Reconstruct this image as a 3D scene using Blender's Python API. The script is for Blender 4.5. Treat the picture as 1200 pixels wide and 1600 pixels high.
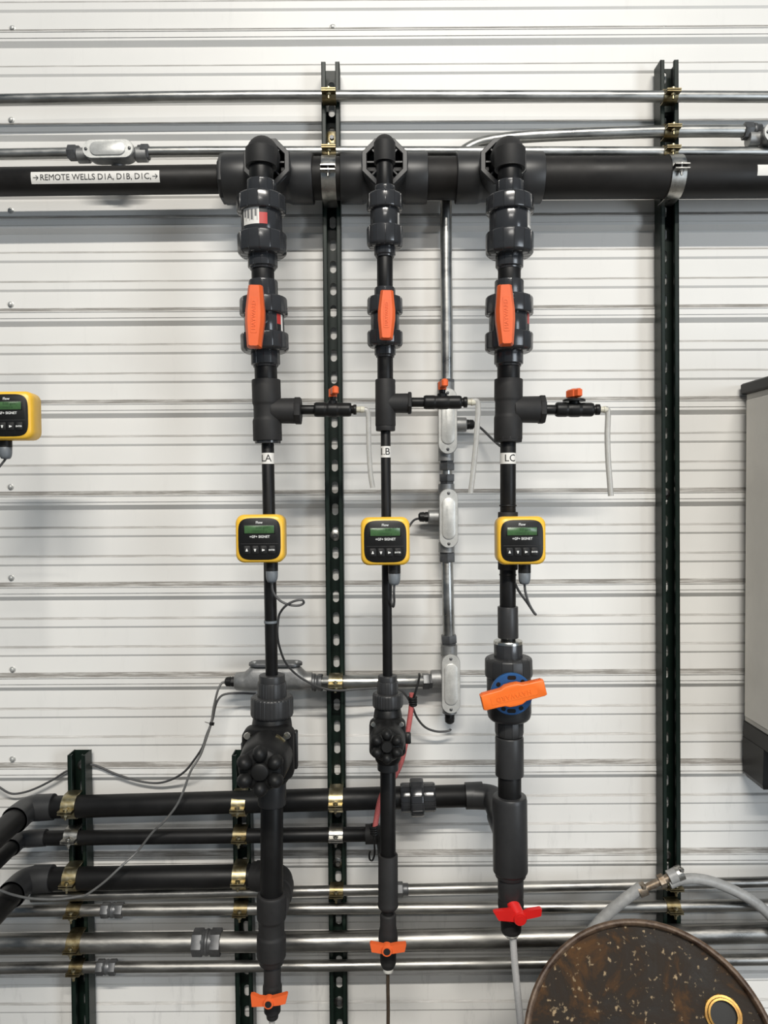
import bpy, bmesh, math, random
from mathutils import Vector, Matrix

random.seed(7)
for o in list(bpy.data.objects):
    bpy.data.objects.remove(o, do_unlink=True)
SC = bpy.context.scene
COL = SC.collection
V = Vector
PI = math.pi

# ------------------------------------------------------------------ camera
D = 1.8            # camera to wall, metres
CZ = 1.45          # camera height
FPX = 1200.0       # focal length in photo pixels (1200 x 1600 frame)
TH = math.atan(30 / 1200)
PH = 0.006
FW = V((0, math.cos(TH), -math.sin(TH)))
U0 = V((0, math.sin(TH), math.cos(TH)))
R0 = V((1, 0, 0))
RT = R0 * math.cos(PH) - U0 * math.sin(PH)
UP = U0 * math.cos(PH) + R0 * math.sin(PH)
CP = V((0, -D, CZ))
cd = bpy.data.cameras.new('camera')
cam = bpy.data.objects.new('camera', cd)
COL.objects.link(cam)
cd.sensor_fit = 'VERTICAL'
cd.sensor_height = 36
cd.lens = 36 * FPX / 1600
cd.clip_start = 0.05
mw = Matrix.Identity(4)
for i in range(3):
    mw[i][0] = RT[i]; mw[i][1] = UP[i]; mw[i][2] = -FW[i]; mw[i][3] = CP[i]
cam.matrix_world = mw
SC.camera = cam

# ------------------------------------------------------------------ light
wd = bpy.data.worlds.new('world')
SC.world = wd
wd.use_nodes = True
wd.node_tree.nodes['Background'].inputs[0].default_value = (0.66, 0.83, 1.0, 1)
wd.node_tree.nodes['Background'].inputs[1].default_value = 0.17


def strip_light(name, loc, lx, ly, watts, color, aim):
    ld = bpy.data.lights.new(name, 'AREA')
    ld.shape = 'RECTANGLE'
    ld.size = lx
    ld.size_y = ly
    ld.energy = watts
    ld.color = color
    o = bpy.data.objects.new(name, ld)
    COL.objects.link(o)
    o.location = loc
    d = V(aim) - V(loc)
    o.rotation_euler = d.to_track_quat('-Z', 'Y').to_euler()
    return o


strip_light('shop_tube_light', (0.3, -4.5, 5.1), 3.0, 0.16, 465, (1.0, 0.955, 0.88), (0.3, -4.35, 0.0))
strip_light('shop_tube_light', (0.2, -7.5, 5.1), 3.0, 0.3, 170, (1.0, 0.96, 0.90), (0.2, -6.6, 0.0))
strip_light('open_door_daylight', (3.2, -3.6, 1.35), 1.0, 2.3, 70, (0.84, 0.92, 1.0), (0, 0, 1.1))
vs = SC.view_settings
vs.view_transform = 'Standard'
vs.look = 'None'
vs.gamma = 1.0
vs.use_curve_mapping = False
vs.exposure = 0.0


# ------------------------------------------------------------------ measuring helpers
def P(px, py, w):
    """point at photo direction (px,py) on the plane w metres in front of the wall"""
    r = FW + RT * ((px - 600) / FPX) + UP * ((800 - py) / FPX)
    return CP + r * ((D - w) / r.y)


def S(w):
    return (D - w) / FPX      # metres per photo pixel at distance w from the wall


def knots(ks):
    def f(t):
        if t <= ks[0][0]:
            a, b = ks[0], ks[1]
        elif t >= ks[-1][0]:
            a, b = ks[-2], ks[-1]
        else:
            for a, b in zip(ks, ks[1:]):
                if a[0] <= t <= b[0]:
                    break
        return a[1] + (b[1] - a[1]) * (t - a[0]) / (b[0] - a[0])
    return f


# ------------------------------------------------------------------ materials
MATS = {}


def mat(name, col, rough=0.5, metal=0.0, var=0.0, vscale=30.0, bump=0.0, bscale=200.0,
        col2=None, spec=0.5, trans=0.0, emit=0.0, rvar=0.0, stretch=(1, 1, 1), coat=0.0):
    m = bpy.data.materials.new(name)
    m.use_nodes = True
    nt = m.node_tree
    b = nt.nodes['Principled BSDF']
    b.inputs['Base Color'].default_value = (*col, 1)
    b.inputs['Roughness'].default_value = rough
    b.inputs['Metallic'].default_value = metal
    b.inputs['Specular IOR Level'].default_value = spec
    b.inputs['Transmission Weight'].default_value = trans
    b.inputs['Coat Weight'].default_value = coat
    if emit:
        b.inputs['Emission Color'].default_value = (*col, 1)
        b.inputs['Emission Strength'].default_value = emit
    if var or bump or col2 or rvar:
        tc = nt.nodes.new('ShaderNodeTexCoord')
        mp = nt.nodes.new('ShaderNodeMapping')
        mp.inputs['Scale'].default_value = stretch
        nt.links.new(tc.outputs['Object'], mp.inputs['Vector'])
        nz = nt.nodes.new('ShaderNodeTexNoise')
        nz.inputs['Scale'].default_value = vscale
        nz.inputs['Detail'].default_value = 6
        nz.inputs['Roughness'].default_value = 0.65
        nt.links.new(mp.outputs['Vector'], nz.inputs['Vector'])
        rp = nt.nodes.new('ShaderNodeValToRGB')
        rp.color_ramp.elements[0].position = 0.35
        rp.color_ramp.elements[1].position = 0.68
        c2 = col2 if col2 else tuple(min(1, c * (1 + var)) for c in col)
        c1 = col if col2 else tuple(c * (1 - var) for c in col)
        rp.color_ramp.elements[0].color = (*c1, 1)
        rp.color_ramp.elements[1].color = (*c2, 1)
        nt.links.new(nz.outputs['Fac'], rp.inputs['Fac'])
        nt.links.new(rp.outputs['Color'], b.inputs['Base Color'])
        if rvar:
            mr = nt.nodes.new('ShaderNodeMapRange')
            mr.inputs['From Min'].default_value = 0.3
            mr.inputs['From Max'].default_value = 0.7
            mr.inputs['To Min'].default_value = max(0.02, rough - rvar)
            mr.inputs['To Max'].default_value = min(1, rough + rvar)
            nt.links.new(nz.outputs['Fac'], mr.inputs['Value'])
            nt.links.new(mr.outputs['Result'], b.inputs['Roughness'])
        if bump:
            n2 = nt.nodes.new('ShaderNodeTexNoise')
            n2.inputs['Scale'].default_value = bscale
            n2.inputs['Detail'].default_value = 3
            nt.links.new(mp.outputs['Vector'], n2.inputs['Vector'])
            bp = nt.nodes.new('ShaderNodeBump')
            bp.inputs['Strength'].default_value = bump
            bp.inputs['Distance'].default_value = 0.002
            nt.links.new(n2.outputs['Fac'], bp.inputs['Height'])
            nt.links.new(bp.outputs['Normal'], b.inputs['Normal'])
    MATS[name] = m
    return m


mat('pipe_plastic', (0.0068, 0.0066, 0.0067), 0.44, var=0.25, vscale=14, spec=0.28, rvar=0.06)
mat('header_plastic', (0.0130, 0.0118, 0.011), 0.5, var=0.3, vscale=10, spec=0.28, rvar=0.08)
mat('fitting_plastic', (0.026, 0.0262, 0.027), 0.40, var=0.12, vscale=20, spec=0.45)
mat('glossy_fitting', (0.031, 0.032, 0.0345), 0.17, var=0.1, vscale=20, spec=0.5)
mat('matte_fitting', (0.020, 0.0193, 0.0192), 0.6, var=0.15, vscale=24, spec=0.3)
mat('black_plastic', (0.008, 0.008, 0.008), 0.42, var=0.2, vscale=30, spec=0.28)
mat('black_rubber', (0.008, 0.008, 0.008), 0.5, spec=0.28)
mat('galvanized', (0.40, 0.40, 0.385), 0.36, metal=1.0, var=0.22, vscale=26, rvar=0.10, stretch=(0.35, 1, 1), bump=0.06, bscale=160)
mat('old_galvanized', (0.20, 0.195, 0.185), 0.40, metal=1.0, col2=(0.40, 0.39, 0.365), vscale=22, rvar=0.14, stretch=(0.3, 1, 1), bump=0.1, bscale=140)
mat('cast_metal', (0.30, 0.30, 0.295), 0.5, metal=0.75, var=0.15, vscale=60, bump=0.15, bscale=500)
mat('cover_metal', (0.60, 0.60, 0.575), 0.42, metal=0.45, var=0.12, vscale=70, bump=0.1, bscale=400)
mat('connector_metal', (0.12, 0.122, 0.125), 0.42, metal=0.6, var=0.25, vscale=40)
mat('zinc_gold', (0.42, 0.33, 0.15), 0.34, metal=1.0, col2=(0.50, 0.47, 0.36), vscale=60, rvar=0.08)
mat('dark_gold', (0.17, 0.13, 0.065), 0.40, metal=1.0, col2=(0.30, 0.26, 0.16), vscale=60, rvar=0.08)
mat('zinc', (0.50, 0.49, 0.46), 0.32, metal=1.0, var=0.2, vscale=50, rvar=0.08)
mat('bolt_steel', (0.60, 0.59, 0.55), 0.25, metal=1.0, var=0.1, vscale=80)
mat('strut_green', (0.005, 0.012, 0.0085), 0.42, var=0.3, vscale=20, spec=0.3)
mat('orange_plastic', (0.76, 0.125, 0.030), 0.40, var=0.06, vscale=20, spec=0.45)
mat('bright_orange', (0.86, 0.165, 0.018), 0.42, var=0.05, vscale=20, spec=0.45)
mat('red_plastic', (0.68, 0.018, 0.016), 0.36, var=0.06, vscale=20, spec=0.5)
mat('blue_plastic', (0.012, 0.080, 0.235), 0.42, var=0.1, vscale=20, spec=0.45)
mat('yellow_plastic', (0.86, 0.50, 0.045), 0.38, var=0.05, vscale=20, spec=0.5)
mat('grey_gland', (0.135, 0.150, 0.165), 0.45, var=0.1, vscale=40)
mat('lcd_green', (0.055, 0.125, 0.048), 0.25, var=0.12, vscale=160)
mat('lcd_ink', (0.022, 0.055, 0.022), 0.3)
mat('white_label', (0.74, 0.72, 0.68), 0.45, var=0.04, vscale=60)
mat('white_print', (0.72, 0.72, 0.70), 0.5)
mat('black_print', (0.012, 0.012, 0.012), 0.5)
mat('grey_print', (0.16, 0.16, 0.16), 0.5)
mat('red_print', (0.46, 0.035, 0.03), 0.45)
mat('clear_tube', (0.66, 0.65, 0.62), 0.20, trans=0.55, var=0.06, vscale=120, bump=0.15, bscale=900)
mat('braided_tube', (0.92, 0.92, 0.93), 0.25, trans=0.5, var=0.15, vscale=420, bump=0.4, bscale=900)
mat('hose_grey', (0.27, 0.27, 0.265), 0.42, trans=0.15, col2=(0.40, 0.40, 0.39), vscale=40, bump=0.1, bscale=300)
mat('brown_tube', (0.075, 0.055, 0.038), 0.35, var=0.3, vscale=60, trans=0.2)
mat('off_white_plastic', (0.62, 0.59, 0.48), 0.4, trans=0.1)
mat('white_nut', (0.66, 0.65, 0.60), 0.45)
mat('cable_grey', (0.055, 0.055, 0.056), 0.5, var=0.15, vscale=60)
mat('cable_light', (0.115, 0.115, 0.112), 0.45, var=0.15, vscale=60)
mat('bungee_red', (0.36, 0.060, 0.060), 0.7, col2=(0.50, 0.14, 0.13), vscale=500)
mat('cabinet_grey', (0.74, 0.71, 0.65), 0.5, var=0.05, vscale=8)
mat('brass_rust', (0.16, 0.115, 0.075), 0.5, metal=0.8, col2=(0.34, 0.30, 0.25), vscale=60)
mat('bung_gold', (0.42, 0.25, 0.06), 0.42, metal=0.7, col2=(0.22, 0.11, 0.035), vscale=60)
mat('wood', (0.25, 0.16, 0.09), 0.7, var=0.25, vscale=16, stretch=(1, 8, 8))
mat('concrete', (0.10, 0.098, 0.094), 0.75, var=0.2, vscale=5, bump=0.1, bscale=60)
mat('screw_head', (0.50, 0.50, 0.48), 0.4, metal=0.5)


def wall_material():
    m = bpy.data.materials.new('wall_paint')
    m.use_nodes = True
    nt = m.node_tree
    N = nt.nodes.new
    L = nt.links.new
    b = nt.nodes['Principled BSDF']
    b.inputs['Roughness'].default_value = 0.42
    b.inputs['Specular IOR Level'].default_value = 0.45
    g = N('ShaderNodeNewGeometry')
    sx = N('ShaderNodeSeparateXYZ')
    L(g.outputs['Position'], sx.inputs[0])
    # faint large scale tone changes of the enamel
    n1 = N('ShaderNodeTexNoise'); n1.inputs['Scale'].default_value = 2.2; n1.inputs['Detail'].default_value = 4
    L(g.outputs['Position'], n1.inputs['Vector'])
    r1 = N('ShaderNodeValToRGB')
    r1.color_ramp.elements[0].position = 0.3; r1.color_ramp.elements[1].position = 0.7
    r1.color_ramp.elements[0].color = (0.70, 0.690, 0.665, 1)
    r1.color_ramp.elements[1].color = (0.775, 0.765, 0.735, 1)
    L(n1.outputs['Fac'], r1.inputs['Fac'])
    # dust lying on the ledges: stretched noise, only where the sheet faces upward
    sn = N('ShaderNodeSeparateXYZ'); L(g.outputs['True Normal'], sn.inputs[0])
    up = N('ShaderNodeMapRange'); up.inputs['From Min'].default_value = 0.30; up.inputs['From Max'].default_value = 0.64
    L(sn.outputs['Z'], up.inputs['Value'])
    mp = N('ShaderNodeMapping'); mp.inputs['Scale'].default_value = (9, 9, 220)
    L(g.outputs['Position'], mp.inputs['Vector'])
    n2 = N('ShaderNodeTexNoise'); n2.inputs['Scale'].default_value = 1.0; n2.inputs['Detail'].default_value = 7; n2.inputs['Roughness'].default_value = 0.75
    L(mp.outputs['Vector'], n2.inputs['Vector'])
    d2 = N('ShaderNodeMapRange'); d2.inputs['From Min'].default_value = 0.22; d2.inputs['From Max'].default_value = 0.55
    L(n2.outputs['Fac'], d2.inputs['Value'])
    mu = N('ShaderNodeMath'); mu.operation = 'MULTIPLY'
    L(up.outputs['Result'], mu.inputs[0]); L(d2.outputs['Result'], mu.inputs[1])
    m1 = N('ShaderNodeMath'); m1.operation = 'MULTIPLY'; m1.inputs[1].default_value = 0.92
    L(mu.outputs[0], m1.inputs[0])
    # scuffs and streaks of grime
    mp3 = N('ShaderNodeMapping'); mp3.inputs['Scale'].default_value = (34, 34, 6)
    L(g.outputs['Position'], mp3.inputs['Vector'])
    n3 = N('ShaderNodeTexNoise'); n3.inputs['Scale'].default_value = 1.0; n3.inputs['Detail'].default_value = 8; n3.inputs['Roughness'].default_value = 0.7
    L(mp3.outputs['Vector'], n3.inputs['Vector'])
    d3 = N('ShaderNodeMapRange'); d3.inputs['From Min'].default_value = 0.56; d3.inputs['From Max'].default_value = 0.80
    d3.inputs['To Max'].default_value = 0.38
    L(n3.outputs['Fac'], d3.inputs['Value'])
    # splashes near the pumps at the bottom
    lo = N('ShaderNodeMapRange'); lo.inputs['From Min'].default_value = 1.0; lo.inputs['From Max'].default_value = 0.45
    L(sx.outputs['Z'], lo.inputs['Value'])
    m3 = N('ShaderNodeMath'); m3.operation = 'MULTIPLY_ADD'; m3.inputs[1].default_value = 1.0; m3.inputs[2].default_value = 0.25
    L(lo.outputs['Result'], m3.inputs[0])
    m4 = N('ShaderNodeMath'); m4.operation = 'MULTIPLY'
    L(m3.outputs[0], m4.inputs[0]); L(d3.outputs['Result'], m4.inputs[1])
    mx = N('ShaderNodeMixRGB'); mx.inputs['Color2'].default_value = (0.17, 0.157, 0.14, 1)
    L(m1.outputs[0], mx.inputs['Fac']); L(r1.outputs['Color'], mx.inputs['Color1'])
    mx2 = N('ShaderNodeMixRGB'); mx2.inputs['Color2'].default_value = (0.20, 0.20, 0.20, 1)
    L(m4.outputs[0], mx2.inputs['Fac']); L(mx.outputs['Color'], mx2.inputs['Color1'])
    L(mx2.outputs['Color'], b.inputs['Base Color'])
    n5 = N('ShaderNodeTexNoise'); n5.inputs['Scale'].default_value = 8; n5.inputs['Detail'].default_value = 2
    L(g.outputs['Position'], n5.inputs['Vector'])
    bp = N('ShaderNodeBump'); bp.inputs['Strength'].default_value = 0.10; bp.inputs['Distance'].default_value = 0.01
    L(n5.outputs['Fac'], bp.inputs['Height']); L(bp.outputs['Normal'], b.inputs['Normal'])
    MATS['wall_paint'] = m


def rust_material():
    m = bpy.data.materials.new('rusty_steel')
    m.use_nodes = True
    nt = m.node_tree
    N = nt.nodes.new
    L = nt.links.new
    b = nt.nodes['Principled BSDF']
    tc = N('ShaderNodeTexCoord')
    n1 = N('ShaderNodeTexNoise'); n1.inputs['Scale'].default_value = 9; n1.inputs['Detail'].default_value = 9; n1.inputs['Roughness'].default_value = 0.68
    n1.inputs['Distortion'].default_value = 0.6
    L(tc.outputs['Object'], n1.inputs['Vector'])
    r1 = N('ShaderNodeValToRGB')
    e = r1.color_ramp.elements
    e[0].position = 0.30; e[0].color = (0.006, 0.0055, 0.005, 1)
    e[1].position = 0.52; e[1].color = (0.020, 0.013, 0.008, 1)
    e2 = e.new(0.62); e2.color = (0.070, 0.034, 0.013, 1)
    e3 = e.new(0.76); e3.color = (0.10, 0.060, 0.028, 1)
    L(n1.outputs['Fac'], r1.inputs['Fac'])
    n2 = N('ShaderNodeTexNoise'); n2.inputs['Scale'].default_value = 105; n2.inputs['Detail'].default_value = 3
    L(tc.outputs['Object'], n2.inputs['Vector'])
    s2 = N('ShaderNodeMapRange'); s2.inputs['From Min'].default_value = 0.62; s2.inputs['From Max'].default_value = 0.72
    L(n2.outputs['Fac'], s2.inputs['Value'])
    mx = N('ShaderNodeMixRGB'); mx.inputs['Color2'].default_value = (0.30, 0.22, 0.13, 1)
    L(s2.outputs['Result'], mx.inputs['Fac']); L(r1.outputs['Color'], mx.inputs['Color1'])
    L(mx.outputs['Color'], b.inputs['Base Color'])
    mr = N('ShaderNodeMapRange'); mr.inputs['From Min'].default_value = 0.35; mr.inputs['From Max'].default_value = 0.7
    mr.inputs['To Min'].default_value = 0.42; mr.inputs['To Max'].default_value = 0.8
    L(n1.outputs['Fac'], mr.inputs['Value']); L(mr.outputs['Result'], b.inputs['Roughness'])
    b.inputs['Metallic'].default_value = 0.0
    b.inputs['Specular IOR Level'].default_value = 0.15
    bp = N('ShaderNodeBump'); bp.inputs['Strength'].default_value = 0.25; bp.inputs['Distance'].default_value = 0.004
    L(n1.outputs['Fac'], bp.inputs['Height']); L(bp.outputs['Normal'], b.inputs['Normal'])
    MATS['rusty_steel'] = m


wall_material()
rust_material()
mat('rim_rust', (0.030, 0.014, 0.008), 0.5, metal=0.1, col2=(0.15, 0.10, 0.065), vscale=45, bump=0.2, bscale=120)


# ------------------------------------------------------------------ mesh builder
def frame(u):
    u = u.normalized()
    a = V((0, -1, 0)) if abs(u.y) < 0.8 else V((0, 0, 1))
    a = (a - u * a.dot(u)).normalized()
    return a, u.cross(a).normalized()


class MB:
    def __init__(self):
        self.v = []
        self.f = []

    def ring(self, pts):
        i = len(self.v)
        self.v += [V(p) for p in pts]
        return list(range(i, i + len(pts)))

    def bridge(self, a, b):
        n, m = len(a), len(b)
        if n == 1 and m == 1:
            return
        if n == 1:
            for k in range(m):
                self.f.append((a[0], b[k], b[(k + 1) % m]))
        elif m == 1:
            for k in range(n):
                self.f.append((a[(k + 1) % n], a[k], b[0]))
        else:
            for k in range(n):
                self.f.append((a[k], b[k], b[(k + 1) % n], a[(k + 1) % n]))

    def loft(self, rings, cap=True, closed=False):
        ids = [self.ring(r) for r in rings]
        for a, b in zip(ids, ids[1:]):
            self.bridge(a, b)
        if closed:
            self.bridge(ids[-1], ids[0])
        elif cap:
            if len(ids[0]) > 2:
                self.f.append(tuple(ids[0]))
            if len(ids[-1]) > 2:
                self.f.append(tuple(reversed(ids[-1])))
        return self

    def lathe(self, rings, n=28, ribs=None, axis=None, cap=True, phase=0.0):
        """rings: (centre, radius); ribs=(count, groove depth m, groove share)"""
        u = axis if axis is not None else (rings[-1][0] - rings[0][0])
        if u.length < 1e-9:
            u = V((0, 0, 1))
        a, c = frame(u)
        if ribs:
            cnt, dep, share = ribs
            ang = []
            for k in range(cnt):
                t0 = 2 * PI * k / cnt
                st = 2 * PI / cnt
                g = st * share
                for q in range(3):
                    ang.append((t0 + (st - g) * q / 2, 0))
                ang.append((t0 + st - g * 0.72, dep))
                ang.append((t0 + st - g * 0.28, dep))
        else:
            ang = [(2 * PI * k / n + phase, 0) for k in range(n)]
        rr = []
        for cpt, r in rings:
            if r < 1e-7:
                rr.append([cpt])
            else:
                rr.append([cpt + (a * math.cos(t) + c * math.sin(t)) * max(r - dd, r * 0.5) for t, dd in ang])
        self.loft(rr, cap)
        return self

    def tube(self, pts, r, n=12, cap=True):
        pts = [V(p) for p in pts]
        m = len(pts)
        tans = []
        for i in range(m):
            t = (pts[min(i + 1, m - 1)] - pts[max(i - 1, 0)])
            tans.append(t.normalized())
        a, c = frame(tans[0])
        rr = []
        for i in range(m):
            t = tans[i]
            a = (a - t * a.dot(t)).normalized()
            c = t.cross(a)
            ri = r[i] if isinstance(r, (list, tuple)) else r
            rr.append([pts[i] + (a * math.cos(2 * PI * k / n) + c * math.sin(2 * PI * k / n)) * ri for k in range(n)])
        self.loft(rr, cap)
        return self

    def box(self, M, cx, cy, cz, sx, sy, sz, bev=0.0):
        hx, hy, hz = sx / 2, sy / 2, sz / 2
        b = min(bev, hx * .9, hy * .9, hz * .9)

        def rect(x, y, z):
            if b > 0:
                q = [(x - b, -y), (x, -y + b), (x, y - b), (x - b, y), (-x + b, y), (-x, y - b), (-x, -y + b), (-x + b, -y)]
            else:
                q = [(x, -y), (x, y), (-x, y), (-x, -y)]
            return [M @ V((cx + p[0], cy + p[1], cz + z)) for p in q]
        if b > 0:
            self.loft([rect(hx - b, hy - b, -hz), rect(hx, hy, -hz + b), rect(hx, hy, hz - b), rect(hx - b, hy - b, hz)])
        else:
            self.loft([rect(hx, hy, -hz), rect(hx, hy, hz)])
        return self

    def outline(self, M, layers):
        """layers: list of (2d outline, height) lofted along local z"""
        self.loft([[M @ V((p[0], p[1], z)) for p in o] for o, z in layers])
        return self

    def ribbon(self, M, path, th, x0, x1):
        """2d path in local (y,z), thickened by th, extruded along local x"""
        m = len(path)
        out, inn = [], []
        for i in range(m):
            p0 = V(path[max(i - 1, 0)]); p1 = V(path[min(i + 1, m - 1)])
            t = (p1 - p0).normalized()
            nn = V((-t.y, t.x)) * th / 2
            out.append(V(path[i]) + nn); inn.append(V(path[i]) - nn)
        rr = []
        for a, b in zip(out, inn):
            rr.append([M @ V((x0, a.x, a.y)), M @ V((x1, a.x, a.y)), M @ V((x1, b.x, b.y)), M @ V((x0, b.x, b.y))])
        self.loft(rr)
        return self


def rrect(w, h, r, n=5):
    pts = []
    for cx, cy, a0 in ((w / 2 - r, h / 2 - r, 0), (-w / 2 + r, h / 2 - r, PI / 2), (-w / 2 + r, -h / 2 + r, PI), (w / 2 - r, -h / 2 + r, 1.5 * PI)):
        for k in range(n + 1):
            a = a0 + PI / 2 * k / n
            pts.append((cx + r * math.cos(a), cy + r * math.sin(a)))
    return pts


def stadium(length, width, n=9):
    """long axis = local y"""
    return rrect(width, length, width / 2 - 1e-5, n)


def superell(w, h, e=4.5, n=44):
    pts = []
    for k in range(n):
        a = 2 * PI * k / n
        c, s = math.cos(a), math.sin(a)
        pts.append((w / 2 * math.copysign(abs(c) ** (2 / e), c), h / 2 * math.copysign(abs(s) ** (2 / e), s)))
    return pts


def scaled(o, fx, fy=None, dx=0, dy=0):
    fy = fx if fy is None else fy
    return [(p[0] * fx + dx, p[1] * fy + dy) for p in o]


def chamfer(prof, c):
    """bevel the corners of a (t, r) profile"""
    out = [prof[0]]
    for i in range(1, len(prof) - 1):
        a, p, b = V(prof[i - 1]), V(prof[i]), V(prof[i + 1])
        l1, l2 = (a - p).length, (b - p).length
        if l1 < 1e-6 or l2 < 1e-6:
            continue
        d1, d2 = (a - p) / l1, (b - p) / l2
        if abs(d1.dot(d2)) > 0.97:
            out.append(tuple(p)); continue
        k = min(c, l1 * .42, l2 * .42)
        q1, q2 = p + d1 * k, p + d2 * k
        mid = p + (d1 + d2) * k * 0.30
        out += [tuple(q1), tuple(mid), tuple(q2)]
    out.append(prof[-1])
    return out


FR = Matrix(((1, 0, 0, 0), (0, 0, -1, 0), (0, 1, 0, 0), (0, 0, 0, 1)))  # local x right, y up, z out of the wall


def face(loc, roll=0.0, yaw=0.0, pitch=0.0):
    """local frame on the wall side: x right, y up, z towards the room"""
    return Matrix.Translation(loc) @ FR @ Matrix.Rotation(yaw, 4, 'Y') @ Matrix.Rotation(pitch, 4, 'X') @ Matrix.Rotation(roll, 4, 'Z')


def obj(name, mb, material, parent=None, smooth=38, origin=None):
    me = bpy.data.meshes.new(name)
    if origin is None:
        if parent is not None:
            origin = PLOC[parent.name]
        else:
            lo = V([min(p[i] for p in mb.v) for i in range(3)])
            hi = V([max(p[i] for p in mb.v) for i in range(3)])
            origin = V(((lo.x + hi.x) / 2, (lo.y + hi.y) / 2, lo.z))
    me.from_pydata([tuple(p - origin) for p in mb.v], [], mb.f)
    bm = bmesh.new(); bm.from_mesh(me)
    bmesh.ops.recalc_face_normals(bm, faces=bm.faces)
    bm.to_mesh(me); bm.free()
    me.materials.append(MATS[material])
    if smooth:
        me.polygons.foreach_set('use_smooth', [True] * len(me.polygons))
        me.set_sharp_from_angle(angle=math.radians(smooth))
    o = bpy.data.objects.new(name, me)
    COL.objects.link(o)
    if parent is not None:
        o.parent = parent
        o.location = origin - PLOC[parent.name]
    else:
        o.location = origin
    PLOC[o.name] = V(origin)
    return o


PLOC = {}


def thing(name, loc, label, cat, group=None, kind=None):
    o = bpy.data.objects.new(name, None)
    o.empty_display_size = 0.02
    COL.objects.link(o)
    o.location = loc
    PLOC[o.name] = V(loc)
    tag(o, label, cat, group, kind)
    return o


def tag(o, label=None, cat=None, group=None, kind=None):
    if label: o['label'] = label
    if cat: o['category'] = cat
    if group: o['group'] = group
    if kind: o['kind'] = kind
    return o


TXT = {}


def text_mb(s, size, M=None, fn=None, extrude=0.0003, spacing=1.0, align='CENTER', bold=0.0):
    """lettering as mesh; M places it flat, fn(x, y, z) -> world bends it onto a surface"""
    key = (s, size, extrude, spacing, align, bold)
    if key not in TXT:
        cu = bpy.data.curves.new('lettering', 'FONT')
        cu.body = s; cu.size = size; cu.extrude = extrude
        cu.align_x = align; cu.align_y = 'CENTER'
        cu.space_character = spacing; cu.resolution_u = 3
        cu.offset = bold
        to = bpy.data.objects.new('lettering', cu)
        COL.objects.link(to)
        dg = bpy.context.evaluated_depsgraph_get()
        me = bpy.data.meshes.new_from_object(to.evaluated_get(dg))
        TXT[key] = ([tuple(v.co) for v in me.vertices], [tuple(p.vertices) for p in me.polygons])
        bpy.data.objects.remove(to, do_unlink=True)
        bpy.data.curves.remove(cu); bpy.data.meshes.remove(me)
    vs_, fs_ = TXT[key]
    mb = MB()
    mb.v = [(M @ V(p)) if fn is None else fn(*p) for p in vs_]
    mb.f = list(fs_)
    return mb


# vertical lathe described by photo rows
def vrings(xf, w, prof, c=0.9, close=True):
    pr = list(prof)
    if close:
        pr = [(pr[0][0], 0)] + pr + [(pr[-1][0], 0)]
    pr = chamfer(pr, c)
    return [(P(xf(y), y, w), max(0.0, h) * S(w)) for y, h in pr]


def vcol(name, xf, w, prof, m, parent, n=32, ribs=None, c=0.9, mb=None):
    mb = mb or MB()
    rg = vrings(xf, w, prof, c)
    rb = (ribs[0], ribs[1] * S(w), ribs[2]) if ribs else None
    mb.lathe(rg, n=n, ribs=rb)
    return obj(name, mb, m, parent)


def hrings(yf, w, prof, c=0.9):
    pr = chamfer([(prof[0][0], 0)] + list(prof) + [(prof[-1][0], 0)], c)
    wf = w if callable(w) else (lambda x: w)
    return [(P(x, yf(x), wf(x)), max(0.0, h) * S(wf(x))) for x, h in pr]


def hcol(name, yf, w, prof, m, parent, n=28, ribs=None, c=0.9, phase=0.0):
    mb = MB()
    w0 = w(prof[0][0]) if callable(w) else w
    rb = (ribs[0], ribs[1] * S(w0), ribs[2]) if ribs else None
    mb.lathe(hrings(yf, w, prof, c), n=n, ribs=rb, phase=phase)
    return obj(name, mb, m, parent, smooth=30 if n <= 8 else 38)


def smooth_path(ctrl, sub=8):
    """Catmull-Rom through world points"""
    c = [V(p) for p in ctrl]
    c = [c[0] * 2 - c[1]] + c + [c[-1] * 2 - c[-2]]
    out = []
    for i in range(1, len(c) - 2):
        for k in range(sub):
            t = k / sub
            out.append(0.5 * ((2 * c[i]) + (c[i + 1] - c[i - 1]) * t + (2 * c[i - 1] - 5 * c[i] + 4 * c[i + 1] - c[i + 2]) * t * t
                              + (3 * c[i] - c[i - 1] - 3 * c[i + 1] + c[i + 2]) * t ** 3))
    out.append(c[-2])
    return out


def cable(ctrl, r, n=8, sub=7):
    return MB().tube(smooth_path([P(*c) for c in ctrl], sub), r, n)


def fillet(a, b, c, r, n=10):
    """a -> b -> c with the corner at b rounded"""
    d1 = (a - b).normalized(); d2 = (c - b).normalized()
    ang = d1.angle(d2)
    k = min(r / math.tan(ang / 2), (a - b).length * .95, (c - b).length * .95)
    p0, p1 = b + d1 * k, b + d2 * k
    out = []
    for i in range(n + 1):
        t = i / n
        # circular-ish quadratic blend
        out.append(p0 * (1 - t) ** 2 + b * 2 * t * (1 - t) + p1 * t * t)
    return out


# ================================================================== SETTING
PER = 0.21327
Z0 = P(600, 793.3, 0).z          # lower edge of one of the tall ribs
MM = 0.0015                      # one photo pixel on the wall
wall = thing('wall_back', (0, 0, 0), 'white ribbed sheet metal wall behind the pipes', 'wall', kind='structure')


def wall_section():
    """(height above rib foot, proud) for one module, going up"""
    p = [(0, 0), (6.9, .0100), (10.4, .0100), (10.6, .0080), (11.6, .0080), (11.8, .0100), (19.6, .0100), (19.8, .0080),
         (20.8, .0080), (21.0, .0100), (22.0, .0100), (28.6, 0), (53.6, 0), (56.9, .0035), (67.2, .0035), (70.8, 0),
         (98.3, 0), (101.6, .0035), (112.0, .0035), (115.6, 0)]
    return [(a * MM, b) for a, b in p]


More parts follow.
